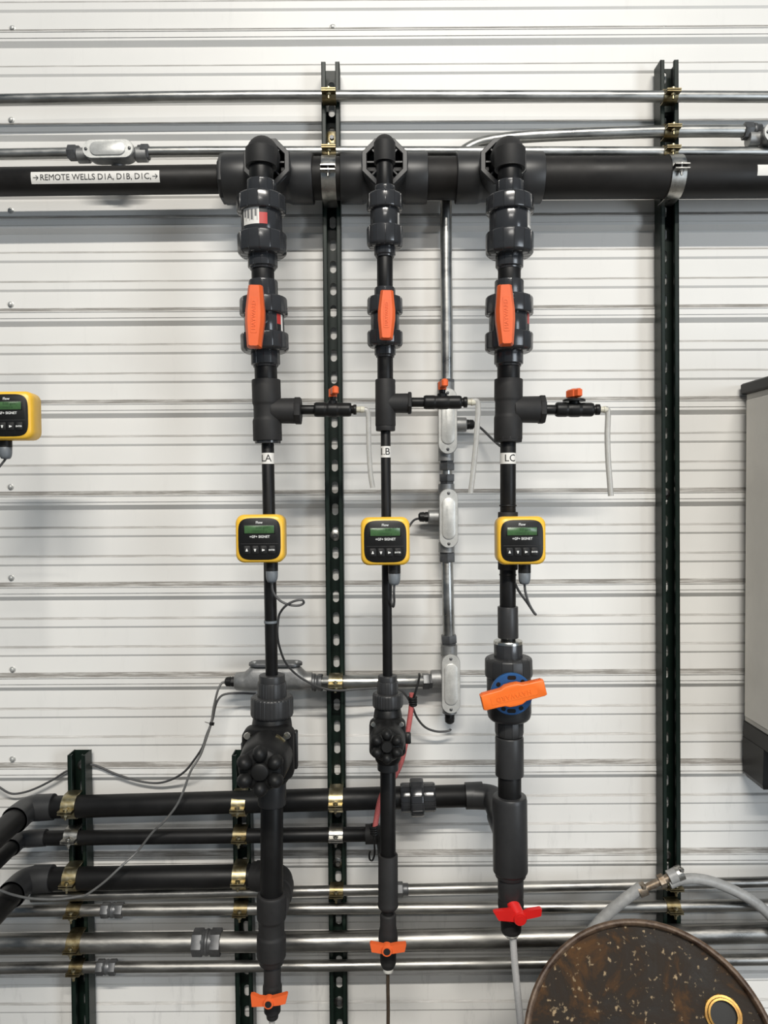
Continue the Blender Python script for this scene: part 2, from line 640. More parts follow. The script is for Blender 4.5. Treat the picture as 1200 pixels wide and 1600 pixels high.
XL, XR = -1.55, 1.75
lap0 = Z0 - 5 * PER + 25 * MM
for k in range(-3, 4):
    # each sheet: three modules, its lower edge lapped over the sheet below
    zb = Z0 + (3 * k) * PER - 0 * PER
    prof = []
    for j in range(3):
        for (h, p) in wall_section():
            prof.append((zb + j * PER + h, p))
    prof.append((zb + 3 * PER, 0.0))
    # tuck the top edge behind the sheet above
    prof.append((zb + 3 * PER + 6 * MM, 0.0052))
    off = 0.0009
    mb = MB()
    cut = [q for q in prof if q[0] >= 0.001]
    if not cut:
        continue
    cut = [(max(q[0], 0.0), q[1]) for q in cut]
    if cut[0][0] > 0.02 and zb < 0:
        cut = [(0.0, 0.0)] + cut
    ra = [V((XL, -p - (off if h < zb + 0.02 else 0), h)) for h, p in cut]
    rb = [V((XR, -p - (off if h < zb + 0.02 else 0), h)) for h, p in cut]
    a = mb.ring(ra); b = mb.ring(rb)
    for i in range(len(a) - 1):
        mb.f.append((a[i], b[i], b[i + 1], a[i + 1]))
    # hemmed lower edge
    e1 = mb.ring([ra[0] + V((0, 0.004, 0.0)), rb[0] + V((0, 0.004, 0.0))])
    mb.f.append((a[0], e1[0], e1[1], b[0]))
    o = obj('wall_panel', mb, 'wall_paint', wall, smooth=0)
    # make sure the painted side looks into the room
    me = o.data
    if sum(p.normal.y * p.area for p in me.polygons) > 0:
        me.flip_normals()

mb = MB()
mb.box(Matrix.Identity(4), 0.1, 0.06, 1.6, 3.3, 0.10, 3.2)
o = obj('wall_backing', mb, 'concrete', wall, smooth=0)

# sheet screws with washers
scr = None
for (x, y) in ((20, 45), (520, 43), (1037, 45), (18, 188), (17, 329), (17, 476), (17, 761), (18, 903), (20, 1046), (20, 1186)):
    c = P(x, y, 0.0)
    if scr is None:
        m0 = MB()
        ax = V((0, -1, 0)); z = V((0, 0, 0))
        m0.lathe([(z, 0), (z, .0072), (z + ax * .0012, .0072), (z + ax * .0018, .0062), (z + ax * .0018, .0044)] +
                 [(z + ax * .0060, .0042), (z + ax * .0066, .0034), (z + ax * .0066, 0)], n=12, axis=ax)
        scr = obj('screw', m0, 'screw_head', wall, origin=V((0, 0, 0)))
        scr.location = c
    else:
        s = scr.copy(); COL.objects.link(s); s.parent = wall; s.location = c

mb = MB()
mb.box(Matrix.Identity(4), 0.1, -3.9, -0.05, 9.0, 8.0, 0.1)
o = obj('floor', mb, 'concrete', None, smooth=0)
tag(o, 'grey concrete floor below the frame', 'floor', kind='structure')


# ================================================================== STRUTS
def strut(label, xt, yt, xb, yb, slot_y, plates=()):
    T = P(xt, yt, 0.053); B = P(xb, yb, 0.053)
    if B.z < 0.003:
        B = T + (B - T) * ((T.z - 0.003) / (T.z - B.z))
    u = (T - B).normalized()
    Lg = (T - B).length
    xr = V((1, 0, 0)); xr = (xr - u * xr.dot(u)).normalized()
    out = V((0, -1, 0))
    M = Matrix.Identity(4)
    for i in range(3):
        M[i][0] = xr[i]; M[i][1] = u[i]; M[i][2] = out[i]; M[i][3] = B[i]
    root = thing('strut_channel', B, label, 'strut', 'green slotted strut channels on the wall')
    hw = 0.0206; dp = 0.0405; t = 0.0026
    mb = MB()
    for s in (-1, 1):
        mb.box(M, s * (hw - t / 2), Lg / 2, -dp / 2, t, Lg, dp, .0006)
        mb.box(M, s * (hw - .0048), Lg / 2, -t / 2, .0096, Lg, t, .0010)
        mb.box(M, s * (hw - .0086), Lg / 2, -.0045, t, Lg, .008, .0006)
    obj('channel', mb, 'strut_green', root, smooth=30)
    # slotted web
    mb = MB()
    sz = (P(xt, slot_y, 0.015).z - B.z) / u.z
    pitch = 0.0508
    k0 = math.floor((0 - sz) / pitch)
    zz = []
    c = sz + k0 * pitch
    while c < Lg + pitch:
        zz.append(c); c += pitch
    prev = 0.0
    hin = hw - t
    n = 20
    for c in zz:
        if c - .016 < 0.004 or c + .016 > Lg - .004:
            continue
        lo, hi = max(prev, c - pitch / 2), min(Lg, c + pitch / 2)
        if lo > prev + 1e-6:
            q = mb.ring([M @ V((sx, yy, -dp + t)) for sx, yy in ((-hin, prev), (hin, prev), (hin, lo), (-hin, lo))])
            mb.f.append(tuple(q))
        inner, outer, back = [], [], []
        for k in range(n):
            a = 2 * PI * (k + .5) / n
            ca, sa = math.cos(a), math.sin(a)
            r = .0072
            yy = r * sa + (.0068 if sa > 0 else -.0068)
            inner.append(M @ V((r * ca, c + yy, -dp + t)))
            back.append(M @ V((r * ca, c + yy, -dp)))
            f = min(hin / abs(ca) if abs(ca) > 1e-6 else 9, ((hi - c) if sa > 0 else (c - lo)) / abs(sa) if abs(sa) > 1e-6 else 9)
            outer.append((ca * f, c + sa * f))
        # push the ray hits next to a corner onto the corner itself
        for cx, cy in ((hin, hi), (-hin, hi), (-hin, lo), (hin, lo)):
            j = min(range(n), key=lambda q: (outer[q][0] - cx) ** 2 + (outer[q][1] - cy) ** 2)
            outer[j] = (cx, cy)
        ou = mb.ring([M @ V((p[0], p[1], -dp + t)) for p in outer])
        inn = mb.ring(inner); bk = mb.ring(back)
        mb.bridge(ou, inn); mb.bridge(inn, bk)
        prev = hi
    if prev < Lg - 1e-4:
        q = mb.ring([M @ V((sx, yy, -dp + t)) for sx, yy in ((-hin, prev), (hin, prev), (hin, Lg), (-hin, Lg))])
        mb.f.append(tuple(q))
    obj('slotted_web', mb, 'strut_green', root, smooth=20)
    for (py, kind) in plates:
        yy = (P(xt, py, 0.02).z - B.z) / u.z
        zz0 = -dp + t
        mb = MB()
        if kind == 'plate':
            mb.outline(M @ Matrix.Translation((0, yy, zz0)), [(rrect(.0235, .031, .006), 0), (rrect(.0235, .031, .006), .003), (rrect(.022, .0295, .006), .0036)])
            w_ = obj('washer_plate', mb, 'zinc_gold', root)
        else:
            c0 = M @ V((0, yy, zz0))
            mb.lathe([(c0, 0), (c0, .0125), (c0 + out * .0016, .0125), (c0 + out * .002, .0118), (c0 + out * .002, 0)], n=20, axis=out)
            w_ = obj('washer', mb, 'zinc', root)
        mb = MB()
        c0 = M @ V((0, yy, zz0 + .002))
        mb.lathe([(c0, .0058), (c0 + out * .0055, .0058), (c0 + out * .0065, .0050), (c0 + out * .0065, 0)], n=6, axis=out)
        obj('bolt_head', mb, 'connector_metal', w_, smooth=20)
    return root


SA = strut('long dark green strut channel between the LA and LB pipes, open top end', 516, 96, 530, 1720, 382.5,
           ((215, 'plate'), (837, 'washer'), (1350, 'washer'), (1567, 'washer')))
SB = strut('long dark green strut channel right of the LC pipe, running behind the rusty drum', 1046, 93, 1051, 1720, 608, ((771, 'washer'), (1338, 'washer')))
SCh = strut('short dark green strut channel at the far lower left under the pipe elbows', 119, 1180, 128, 1720, 1228, ((1197, 'washer'),))
SD = strut('short dark green strut channel directly behind the LA diaphragm valve', 376, 1180, 384, 1720, 1448, ())

# ================================================================== HEADER
WH = 0.0975
yh = knots([(0, 284), (180, 281), (420, 279.5), (780, 278.5), (1200, 276.5)])
hd = thing('header_pipe', P(600, 279, WH), 'thick dark grey plastic header pipe running the full width near the top', 'pipe')
hcol('pipe', yh, WH, [(-60, 21.3), (352, 21.3)], 'header_plastic', hd, n=40)
hcol('pipe', yh, WH, [(478, 31.5), (545, 31.5)], 'header_plastic', hd, n=40)
hcol('pipe', yh, WH, [(655, 31.5), (725, 31.5)], 'header_plastic', hd, n=40)
hcol('pipe', yh, WH, [(835, 31.2), (1290, 31.2)], 'header_plastic', hd, n=40)
hcol('reducer', yh, WH, [(345, 33), (347, 36.5), (353, 36.5), (356, 35)], 'fitting_plastic', hd, n=8, phase=.39)
TEES = [(352, 490, 426, 36), (533, 667, 601, 36), (712, 846, 777, 36)]
WR = 0.180
for (x0, x1, xc, rr) in TEES:
    mb = MB()
    mid = 35.0
    mb.lathe(hrings(yh, WH, [(x0, 37.6), (x0 + 34, 37.6), (x0 + 40, mid), (x1 - 40, mid), (x1 - 34, 37.6), (x1, 37.6)], 1.2), n=44)
    te = obj('tee', mb, 'fitting_plastic', hd)
    # branch hub towards the room with a ribbed reducing bushing in it
    c = P(xc, yh(xc), WH)
    out = V((0, -1, 0))
    mb = MB()
    mb.lathe([(c, .0475), (c + out * (WR - WH - .012), .0475), (c + out * (WR - WH - .010), .0490), (c + out * (WR - WH - .001), .0490), (c + out * (WR - WH), .0478),
              (c + out * (WR - WH), .0395), (c + out * (WR - WH - .03), .0385), (c + out * (WR - WH - .03), 0)], n=36, axis=out)
    obj('branch_hub', mb, 'fitting_plastic', te)
    f = c + out * (WR - WH)
    big = abs(xc - 601) > 20
    ri = .026 if big else .019
    mb = MB()
    a0 = PI / 8
    # octagonal collar ring
    ring = []
    for (r, d) in ((.0400, -.002), (.0515, -.002), (.0515, .005), (.0500, .0065), (.0415, .0065), (.0400, .005)):
        ring.append([f + V((math.cos(2 * PI * k / 8 + a0) * r, -d, math.sin(2 * PI * k / 8 + a0) * r)) for k in range(8)])
    mb.loft(ring, cap=False, closed=True)
    bs = obj('bushing', mb, 'fitting_plastic', te, smooth=25)
    mb = MB()
    for k in range(8):
        a = 2 * PI * k / 8 + a0 + PI / 8
        d = V((math.cos(a), 0, math.sin(a))); s_ = V((-math.sin(a), 0, math.cos(a)))
        q = []
        for r in (ri * .9, .041):
            q.append([f + d * r + s_ * .0016 + V((0, .020, 0)), f + d * r - s_ * .0016 + V((0, .020, 0)), f + d * r - s_ * .0016 + V((0, -.003, 0)), f + d * r + s_ * .0016 + V((0, -.003, 0))])
        mb.loft(q)
    obj('spokes', mb, 'fitting_plastic', te, smooth=0)
    mb = MB()
    mb.lathe([(f + V((0, .028, 0)), ri), (f + out * .006, ri), (f + out * .008, ri * .96), (f + out * .008, 0)], n=28, axis=out)
    obj('bushing_core', mb, 'matte_fitting', te)


def header_print(x0, x1, y0, y1, rad):
    """white printed strip lying on the pipe"""
    mb = MB()
    cx = (x0 + x1) / 2
    cc = P(cx, yh(cx), WH)
    zf = lambda y: P(cx, y, WH + rad).z - cc.z
    t0 = math.asin(max(-1, min(1, zf(y1) / rad))); t1 = math.asin(max(-1, min(1, zf(y0) / rad)))
    xa, xb = P(x0, (y0 + y1) / 2, WH + rad).x, P(x1, (y0 + y1) / 2, WH + rad).x
    yc0, yc1 = P(x0, yh(x0), WH).z, P(x1, yh(x1), WH).z
    r = rad + .0004
    rr = []
    for i in range(9):
        t = t0 + (t1 - t0) * i / 8
        rr.append([V((xa, -WH - math.cos(t) * r, yc0 + math.sin(t) * r)), V((xb, -WH - math.cos(t) * r, yc1 + math.sin(t) * r)),
                   V((xb, -WH - math.cos(t) * (r - .0006), yc1 + math.sin(t) * (r - .0006))), V((xa, -WH - math.cos(t) * (r - .0006), yc0 + math.sin(t) * (r - .0006)))])
    mb.loft(rr)
    o = obj('printed_label', mb, 'white_label', hd)
    tm = (t0 + t1) / 2
    xm = (xa + xb) / 2

    def put(x, y, z):
        t = tm + y / r
        q = (x + xm - xa) / (xb - xa)
        zc = yc0 + (yc1 - yc0) * q
        return V((xm + x, -WH - math.cos(t) * (r + .0003 + z), zc + math.sin(t) * (r + .0003 + z)))
    return o, put, xb - xa


RL = 21.3 * S(WH)
lab, put, wid = header_print(48, 249, 267, 284.5, RL)
tw = text_mb('REMOTE WELLS D1A, D1B, D1C,', 0.0172, fn=lambda x, y, z: put(x * 1.0, y, z), spacing=0.98)
xs = [p.x for p in tw.v]
want = 0.265 * 0 + 156 * S(WH + RL) * 1.0
fac = (171 * S(WH + RL)) / (max(xs) - min(xs))
tw = text_mb('REMOTE WELLS D1A, D1B, D1C,', 0.0172, fn=lambda x, y, z: put(x * fac + .0008, y, z), spacing=0.98)
obj('lettering', tw, 'black_print', lab, smooth=0)
mb = MB()
for cx in (-wid / 2 + .0105, wid / 2 - .0095):
    for seg in (((-.0055, 0), (.0052, 0)), ((.0005, .0046), (.0055, 0)), ((.0005, -.0046), (.0055, 0))):
        (x0, y0), (x1, y1) = seg
        d = V((x1 - x0, y1 - y0)).normalized(); nn = V((-d.y, d.x)) * .0006
        q = [(x0 + nn.x, y0 + nn.y), (x1 + nn.x, y1 + nn.y), (x1 - nn.x, y1 - nn.y), (x0 - nn.x, y0 - nn.y)]
        mb.loft([[put(cx + a, b, 0) for a, b in q], [put(cx + a, b, .0004) for a, b in q]])
obj('arrow', mb, 'black_print', lab, smooth=0)
lab2, put2, wid2 = header_print(1184, 1270, 257, 273.5, 31.2 * S(WH))


# ================================================================== DROPS
WV = 0.25
XA = knots([(205, 408), (330, 408.5), (480, 412), (600, 416), (700, 418.5), (1000, 423.5), (1060, 425.0), (1500, 425.5)])
XB = knots([(205, 600.8), (330, 601.3), (500, 601.5), (690, 602.5), (1000, 605), (1100, 606), (1500, 606.5)])
XC = knots([(205, 797), (330, 796.5), (500, 795.3), (700, 793.8), (960, 793.4), (1100, 795.5), (1260, 796.5), (1500, 799)])
OUT = V((0, -1, 0))


def elbow_down(parent, xf, xc_tee, yc, hw, ytop_sock, yend, pipe_hw, col_w=WV):
    s = S(WV)
    a = P(xc_tee, yh(xc_tee), WH) + OUT * (WR - WH + .004)
    b = P(xf(yc), yc, col_w)
    c = P(xf(yend), yend, col_w)
    r = hw * s
    # horizontal nipple
    mb = MB().lathe([(a, r * .76), (b + (a - b).normalized() * r * .9, r * .76)], n=24)
    obj('nipple', mb, 'pipe_plastic', parent)
    hor = (a - b).normalized()
    dn = (c - b).normalized()
    st = b + hor * min((a - b).length * .75, r * 2.0)
    pts = [st, b + hor * r * 1.15] + fillet(b + hor * r * 1.15, b, b + dn * r * 1.25, r * 1.1, 9) + [P(xf(ytop_sock), ytop_sock, col_w), P(xf(yend), yend, col_w)]
    rad = [r, r] + [r * .985] * 10 + [r, r]
    mb = MB().tube(pts, rad, 28)
    el = obj('elbow', mb, 'matte_fitting', parent)
    mb = MB()
    mb.lathe(vrings(xf, col_w, [(ytop_sock - 3, hw * .96), (ytop_sock - 2, hw * 1.02), (yend - 1, hw * 1.0), (yend, hw * .97)], .6), n=30)
    obj('socket', mb, 'matte_fitting', el)


def name_band(parent, xf, w, y0, y1, hw, s, shift=0.0):
    r = hw * S(w) + .0004
    mb = MB()
    c0, c1 = P(xf(y0), y0, w), P(xf(y1), y1, w)
    ax = (c1 - c0)
    rings = []
    for c in (c0, c1):
        rings.append((c, r))
    a, cc = frame(ax)
    mb.lathe([(c0, r), (c1, r)], n=28)
    o = obj('name_band', mb, 'white_label', parent)
    mid = (c0 + c1) / 2
    rt = r + .0003

    def bend(x, y, z):
        t = x / rt + shift
        return mid + V((math.sin(t) * (rt + z), -math.cos(t) * (rt + z), y))
    obj('lettering', text_mb(s, 0.0200, fn=bend, spacing=1.0), 'black_print', o, smooth=0)
    return o


def drop(tagname, xf, wv, big, label):
    r = thing('drop_pipe', P(xf(690), 690, wv), label, 'pipe', 'vertical drop pipes below the header')
    return r


dA = drop('LA', XA, WV, True, 'vertical drop pipe marked LA with elbow and sampling tee')
elbow_down(dA, XA, 426, 229, 24.0, 236, 261, 18.5)
vcol('pipe', XA, WV, [(255, 18.5), (292, 18.5)], 'pipe_plastic', dA)
vcol('pipe', XA, WV, [(412, 17.5), (452, 17.5)], 'pipe_plastic', dA)
vcol('pipe', XA, WV, [(565, 17.5), (602, 17.5)], 'pipe_plastic', dA)
vcol('pipe', XA, WV, [(684, 9.7), (1075, 9.7)], 'pipe_plastic', dA)
name_band(dA, XA, WV, 708, 725, 9.7, 'LA', -.18)
dB = drop('LB', XB, WV, False, 'slimmest vertical drop pipe marked LB with elbow and sampling tee')
elbow_down(dB, XB, 601, 220, 16.5, 226, 255, 12.5)
vcol('pipe', XB, WV, [(250, 12.7), (298, 12.7)], 'pipe_plastic', dB)
vcol('pipe', XB, WV, [(396, 12.2), (458, 12.2)], 'pipe_plastic', dB)
vcol('pipe', XB, WV, [(552, 12.2), (600, 12.2)], 'pipe_plastic', dB)
vcol('pipe', XB, WV, [(665, 7.7), (1075, 7.7)], 'pipe_plastic', dB)
name_band(dB, XB, WV, 697.5, 715, 7.7, 'LB', -.1)
dC = drop('LC', XC, WV, True, 'vertical drop pipe marked LC with elbow, sampling tee and lower coupling')
elbow_down(dC, XC, 777, 229, 23.5, 236, 265, 18.5)
vcol('pipe', XC, WV, [(258, 18.3), (292, 18.3)], 'pipe_plastic', dC)
vcol('pipe', XC, WV, [(412, 17.6), (450, 17.6)], 'pipe_plastic', dC)
vcol('pipe', XC, WV, [(562, 17.6), (600, 17.6)], 'pipe_plastic', dC)
vcol('pipe', XC, WV, [(682, 12.2), (806, 12.2)], 'pipe_plastic', dC)
vcol('pipe', XC, WV, [(880, 12.6), (955, 12.6)], 'pipe_plastic', dC)
vcol('sensor_tee', XC, WV, [(800, 15.5), (890, 15.5)], 'matte_fitting', dC)
vcol('coupling', XC, WV, [(947.5, 16), (996.5, 16.2)], 'fitting_plastic', dC)
for y in (790, 898):
    vcol('band_ring', XC, WV, [(y - 1.5, 13.4), (y + 1.5, 13.4)], 'black_plastic', dC)
vcol('pipe', XC, WV, [(990, 11.5), (1006, 11.5)], 'black_plastic', dC)
name_band(dC, XC, WV, 708, 725, 12.2, 'LC', .12)


def sample_tee(parent, xf, w, prof, by, b0, b1, bh, fl0, fl1, fh, flare=1.0):
    mb = MB().lathe(vrings(xf, w, prof, 1.2), n=32)
    t = obj('tee', mb, 'matte_fitting', parent)
    yf = lambda x: by
    hcol('branch', yf, w, [(b0, bh * flare), (b0 + 4, bh * .97), (b1, bh)], 'matte_fitting', t)
    hcol('bushing', yf, w, [(fl0, fh), (fl1 - 1, fh), (fl1, fh * .9)], 'matte_fitting', t, n=8, phase=.39)
    return t


tA = sample_tee(dA, XA, WV, [(593.5, 22.3), (630, 22.3), (634, 20.6), (653, 20.6), (657, 22.4), (689, 22.4)], 642, 425, 464, 20, 461, 471, 22)
vcol('bushing', XA, WV, [(686, 20.2), (693.5, 20.2)], 'glossy_fitting', tA, n=12)
tB = sample_tee(dB, XB, WV, [(593, 15.6), (666, 15.8)], 630, 604, 640, 15.4, 637.5, 643, 18)
vcol('bushing', XB, WV, [(664.5, 15.2), (673.5, 15.0)], 'matte_fitting', tB, n=16)
tC = sample_tee(dC, XC, WV, [(592.5, 22.0), (624, 22.0), (628, 20.6), (648, 20.6), (652, 22.0), (687, 22.0)], 640, 802, 845, 21, 842, 851, 23)
vcol('bushing', XC, WV, [(683, 22.3), (691, 21.5)], 'matte_fitting', tC, n=12)


# ---- true union check valves
def union_valve(name, label, group, xf, w, conn1, nut1, body, nut2, conn2, hc, hn, hb, ribs=14):
    root = thing(name, P(xf(conn2[1]), conn2[1], w), label, 'valve', group)
    vcol('end_connector', xf, w, [(conn1[0], hc * .97), (conn1[0] + 2, hc), (conn1[1] + 3, hc)], 'glossy_fitting', root, ribs=(12, .55, .10))
    vcol('end_connector', xf, w, [(conn2[0] - 3, hc), (conn2[1] - 4, hc), (conn2[1] - 3.5, hc * .88), (conn2[1], hc * .86)], 'glossy_fitting', root, ribs=(12, .55, .10))
    vcol('union_nut', xf, w, [(nut1[0], hn * .90), (nut1[0] + 2.5, hn * .985), (nut1[1] - 2, hn), (nut1[1], hn * .95)], 'glossy_fitting', root, ribs=(ribs, .9, .12), c=1.6)
    vcol('union_nut', xf, w, [(nut2[0], hn * .95), (nut2[0] + 2, hn), (nut2[1] - 4.5, hn * .99), (nut2[1], hn * .86)], 'glossy_fitting', root, ribs=(ribs, .9, .12), c=1.6)
    vcol('valve_body', xf, w, [(nut1[1] - 4, hb), (nut2[0] + 4, hb)], 'glossy_fitting', root)
    return root


def sticker(parent, xf, w, y0, y1, hw, t0, t1, red_side):
    """paper label on a round body; angles measured from the front"""
    r = hw * S(w) + .0004
    c0, c1 = P(xf(y0), y0, w), P(xf(y1), y1, w)

    def patch(a0, a1, f0, f1, rr):
        mb = MB()
        rg = []
        for i in range(9):
            t = a0 + (a1 - a0) * i / 8
            q = []
            for f, r_ in ((f0, rr), (f1, rr), (f1, rr - .0005), (f0, rr - .0005)):
                c = c0 + (c1 - c0) * f
                q.append(c + V((math.sin(t) * r_, -math.cos(t) * r_, 0)))
            rg.append(q)
        mb.loft(rg)
        return mb
    o = obj('sticker', patch(t0, t1, 0, 1, r), 'white_label', parent)
    sp = t1 - t0
    if red_side > 0:
        obj('red_stripe', patch(t1 - sp * .30, t1, 0.32, 1, r + .0002), 'red_print', o)
        obj('black_square', patch(t1 - sp * .30, t1, 0, 0.32, r + .0002), 'black_print', o)
        for j in range(4):
            a = t0 + sp * (.06 + .155 * j)
            obj('print_block', patch(a, a + sp * .075, .12, .55 + .1 * (j % 3), r + .0002), 'grey_print', o)
            obj('print_block', patch(a + sp * .09, a + sp * .105, .10, .80, r + .0002), 'grey_print', o)
    elif red_side < 0:
        obj('red_stripe', patch(t0, t0 + sp * .62, 0, .62, r + .0002), 'red_print', o)
        obj('black_square', patch(t0, t0 + sp * .62, .62, 1, r + .0002), 'black_print', o)
    else:
        for j in range(3):
            a = t0 + sp * (.1 + .28 * j)
            obj('print_block', patch(a, a + sp * .12, .1, .85, r + .0002), 'grey_print', o)
    return o


GC = 'union check valves below the header'
cvA = union_valve('check_valve', 'dark grey union check valve on the LA pipe with white and red sticker facing front', GC, XA, WV,
                  (284, 306), (307, 335), None, (367, 401), (397, 422), 23, 38, 31.5)
sticker(cvA, XA, WV, 334.5, 360, 31.5, -0.85, 0.42, 1)
cvB = union_valve('check_valve', 'smallest dark grey union check valve, on the LB pipe', GC, XB, WV,
                  (292, 305), (304.5, 330), None, (356, 388), (383, 403), 16.5, 28, 22.5, 12)
sticker(cvB, XB, WV, 336, 357, 22.5, 1.1, 1.45, 0)
cvC = union_valve('check_valve', 'dark grey union check valve on the LC pipe with white sticker edge at right', GC, XC, WV,
                  (285, 308), (308, 335), None, (365, 401), (396, 422), 21.5, 37, 31.5)
sticker(cvC, XC, WV, 335, 362, 31.5, 0.88, 1.35, 0)


def bar_handle(M, ln, wd_, h, mtl, parent, words, tsize, name='handle'):
    """faceted orange bar handle: local y along the bar"""
    def hexo(a, b, c):
        return [(b, -a * .18), (b, a * .18), (c, a * .97), (c * .72, a), (-c * .72, a), (-c, a * .97), (-b, a * .18), (-b, -a * .18), (-c, -a * .97), (-c * .72, -a), (c * .72, -a), (c, -a * .97)]
    a = ln / 2; b = wd_ / 2; c = b * .74
    mb = MB()
    mb.outline(M, [(hexo(a * .96, b * .98, c * .92), 0), (hexo(a, b, c), h * .25), (hexo(a * .995, b * .97, c * .98), h * .62), (hexo(a * .95, b * .66, c * .62), h)])
    o = obj(name, mb, mtl, parent, smooth=24)
    mb = MB()
    mb.outline(M, [(rrect(b * .66, a * 1.12, .002), h - .0002), (rrect(b * .62, a * 1.10, .002), h + .0006)])
    obj('name_plate', mb, mtl, o, smooth=20)
    tx = text_mb(words, tsize, M=M @ Matrix.Translation((0, 0, h + .0005)) @ Matrix.Rotation(PI / 2, 4, 'Z'), extrude=.0009, spacing=1.05)
    obj('raised_lettering', tx, mtl, o, smooth=0)
    return o


def ball_valve(label, xf, conn1, nut1, nut2, conn2, hc, hn, hb, hy, hx, hlen, hwid, roll, ribs=14):
    r = union_valve('ball_valve', label, 'union ball valves with orange handles', xf, WV, conn1, nut1, None, nut2, conn2, hc, hn, hb, ribs)
    wf = WV + .078 if hn > 30 else WV + .062
    c = P(hx, hy, wf)
    s = S(wf)
    M = face(c, roll)
    sc = P(xf(hy), hy, WV)
    mb = MB()
    d = (c - sc)
    mb.lathe([(sc, .016), (sc + d * .72, .016), (sc + d * .74, .0115), (sc + d, .0115)], n=20)
    obj('stem', mb, 'glossy_fitting', r)
    bar_handle(M, hlen * s, hwid * s, .024 if hn > 30 else .019, 'orange_plastic', r, 'HAYWARD', .0105 if hn > 30 else .0085)
    return r


bvA = ball_valve('grey union ball valve with long orange bar handle, on the LA pipe', XA, (439, 467), (466, 494), (522, 551), (546, 574), 22.5, 37.3, 31, 497, 400, 97, 30, -.03)
sticker(bvA, XA, WV, 495, 520, 31, 0.82, 1.25, -1)
bvB = ball_valve('smaller grey union ball valve with short orange bar handle, on the LB pipe', XB, (450, 466), (465, 491), (518, 543), (538, 559), 16.3, 27.6, 22, 494, 604, 76, 27, -.02, 12)
bvC = ball_valve('grey union ball valve with long orange bar handle, on the LC pipe', XC, (439, 465), (464, 493), (521, 551), (546, 573), 22.5, 37.3, 31, 495, 788, 94, 30, .03)
sticker(bvC, XC, WV, 494, 519, 31, 0.95, 1.35, -1)


# ---- sampling valves with clear tubes
def sample_valve(label, y, x0, xb0, xb1, xn, hb, hk, hx, hstyle, w=WV):
    root = thing('sample_valve', P((xb0 + xb1) / 2, y + 12, w), label, 'valve', 'small sampling valves on the tees')
    yf = lambda x: y
    hcol('nipple', yf, w, [(x0 - 3, 7.5), (xb0 + 3, 7.5)], 'black_plastic', root, n=20)
    xm = (xb0 + xb1) / 2
    hcol('valve_body', yf, w, [(xb0, hb * .9), (xb0 + 3, hb), (xb0 + 16, hb), (xb0 + 19, hb * .92), (xm - 6, hb * 1.02), (xm + 6, hb * 1.02), (xb1 - 19, hb * .92), (xb1 - 16, hb * .95), (xb1 - 3, hb * .95), (xb1, hb * .85)],
         'black_plastic', root, n=16)
    hcol('end_nut', yf, w, [(xb1 - 1, 6.5), (xb1 + 3, 6.5), (xb1 + 3.2, hk), (xn, hk)], 'black_plastic', root, n=14)
    hcol('barb', yf, w, [(xn - 1, 4.6), (xn + 6, 4.6), (xn + 6.5, 5.6), (xn + 13, 4.4)], 'off_white_plastic', root, n=14)
    s = S(w)
    c = P(hx, y - hb * .9, w)
    up = V((0, 0, 1))
    mb = MB().lathe([(c - up * .004, .0105), (c + up * .004, .0100), (c + up * .006, .0068), (c + up * .014, .0068)], n=18)
    obj('stem', mb, 'black_plastic', root)
    if hstyle == 'disc':
        mb = MB().lathe([(c + up * .003, 0), (c + up * .003, .0225), (c + up * .0065, .0225), (c + up * .008, .020), (c + up * .008, 0)], n=28, axis=up)
        obj('skirt', mb, 'black_plastic', root)
        M = Matrix.Translation(c + up * .016) @ Matrix.Rotation(.5, 4, 'Z')
        mb = MB().box(M, 0, 0, .003, .012, .040, .018, .003)
        hd_ = obj('handle', mb, 'orange_plastic', root)
        mb = MB().box(M, 0, 0, .003, .016, .016, .019, .003)
        obj('handle_hub', mb, 'orange_plastic', hd_)
    else:
        M = Matrix.Translation(c + up * .014) @ Matrix.Rotation(hstyle, 4, 'Z')
        mb = MB().box(M, 0, -.010, .008, .0125, .048, .017, .003)
        hd_ = obj('handle', mb, 'orange_plastic', root)
        mb = MB().lathe([(c + up * .012, .0085), (c + up * .027, .0085), (c + up * .028, .0075), (c + up * .028, 0)], n=16)
        obj('handle_hub', mb, 'orange_plastic', hd_)
    return root


sample_valve('small black sampling valve with orange lever on the LA tee, in front of the strut', 640, 471, 491, 549, 557, 11.5, 8, 520, .25)
sample_valve('small black sampling valve with orange lever on the LB tee, in front of grey conduit', 628.5, 643, 662, 721, 730, 11, 8.5, 691, .1)
sample_valve('small black sampling valve with dark disc under its orange lever, on the LC tee', 640, 851, 868, 927, 937, 11.5, 8.5, 897, 'disc')


def drain_tube(label, pts, rad, m='clear_tube', cat='tube', group='clear sampling tubes', bore=None):
    path = smooth_path([P(*p) for p in pts], 7)
    mb = MB().tube(path, rad, 14)
    o = obj('sampling_tube', mb, m)
    tag(o, label, cat, group)
    return o


drain_tube('short clear tube hanging from the LA sampling valve, left of the LB pipe', [(566, 640.5, WV), (573, 641, WV), (575.5, 649, WV), (576, 670, WV), (576.5, 700, WV), (579, 740, WV), (582.5, 762, WV)], .0053)
drain_tube('short clear tube hanging from the LB sampling valve, beside the conduit boxes', [(738, 626.5, WV), (745, 627, WV), (747, 636, WV), (746, 660, WV), (743, 700, WV), (738.5, 745, WV), (735, 771, WV)], .0055)
drain_tube('short clear tube hanging from the LC sampling valve at the right', [(944, 639, WV), (949, 640, WV), (950, 650, WV), (949, 680, WV), (950, 715, WV), (952.5, 750, WV), (954.5, 775, WV)], .0057)


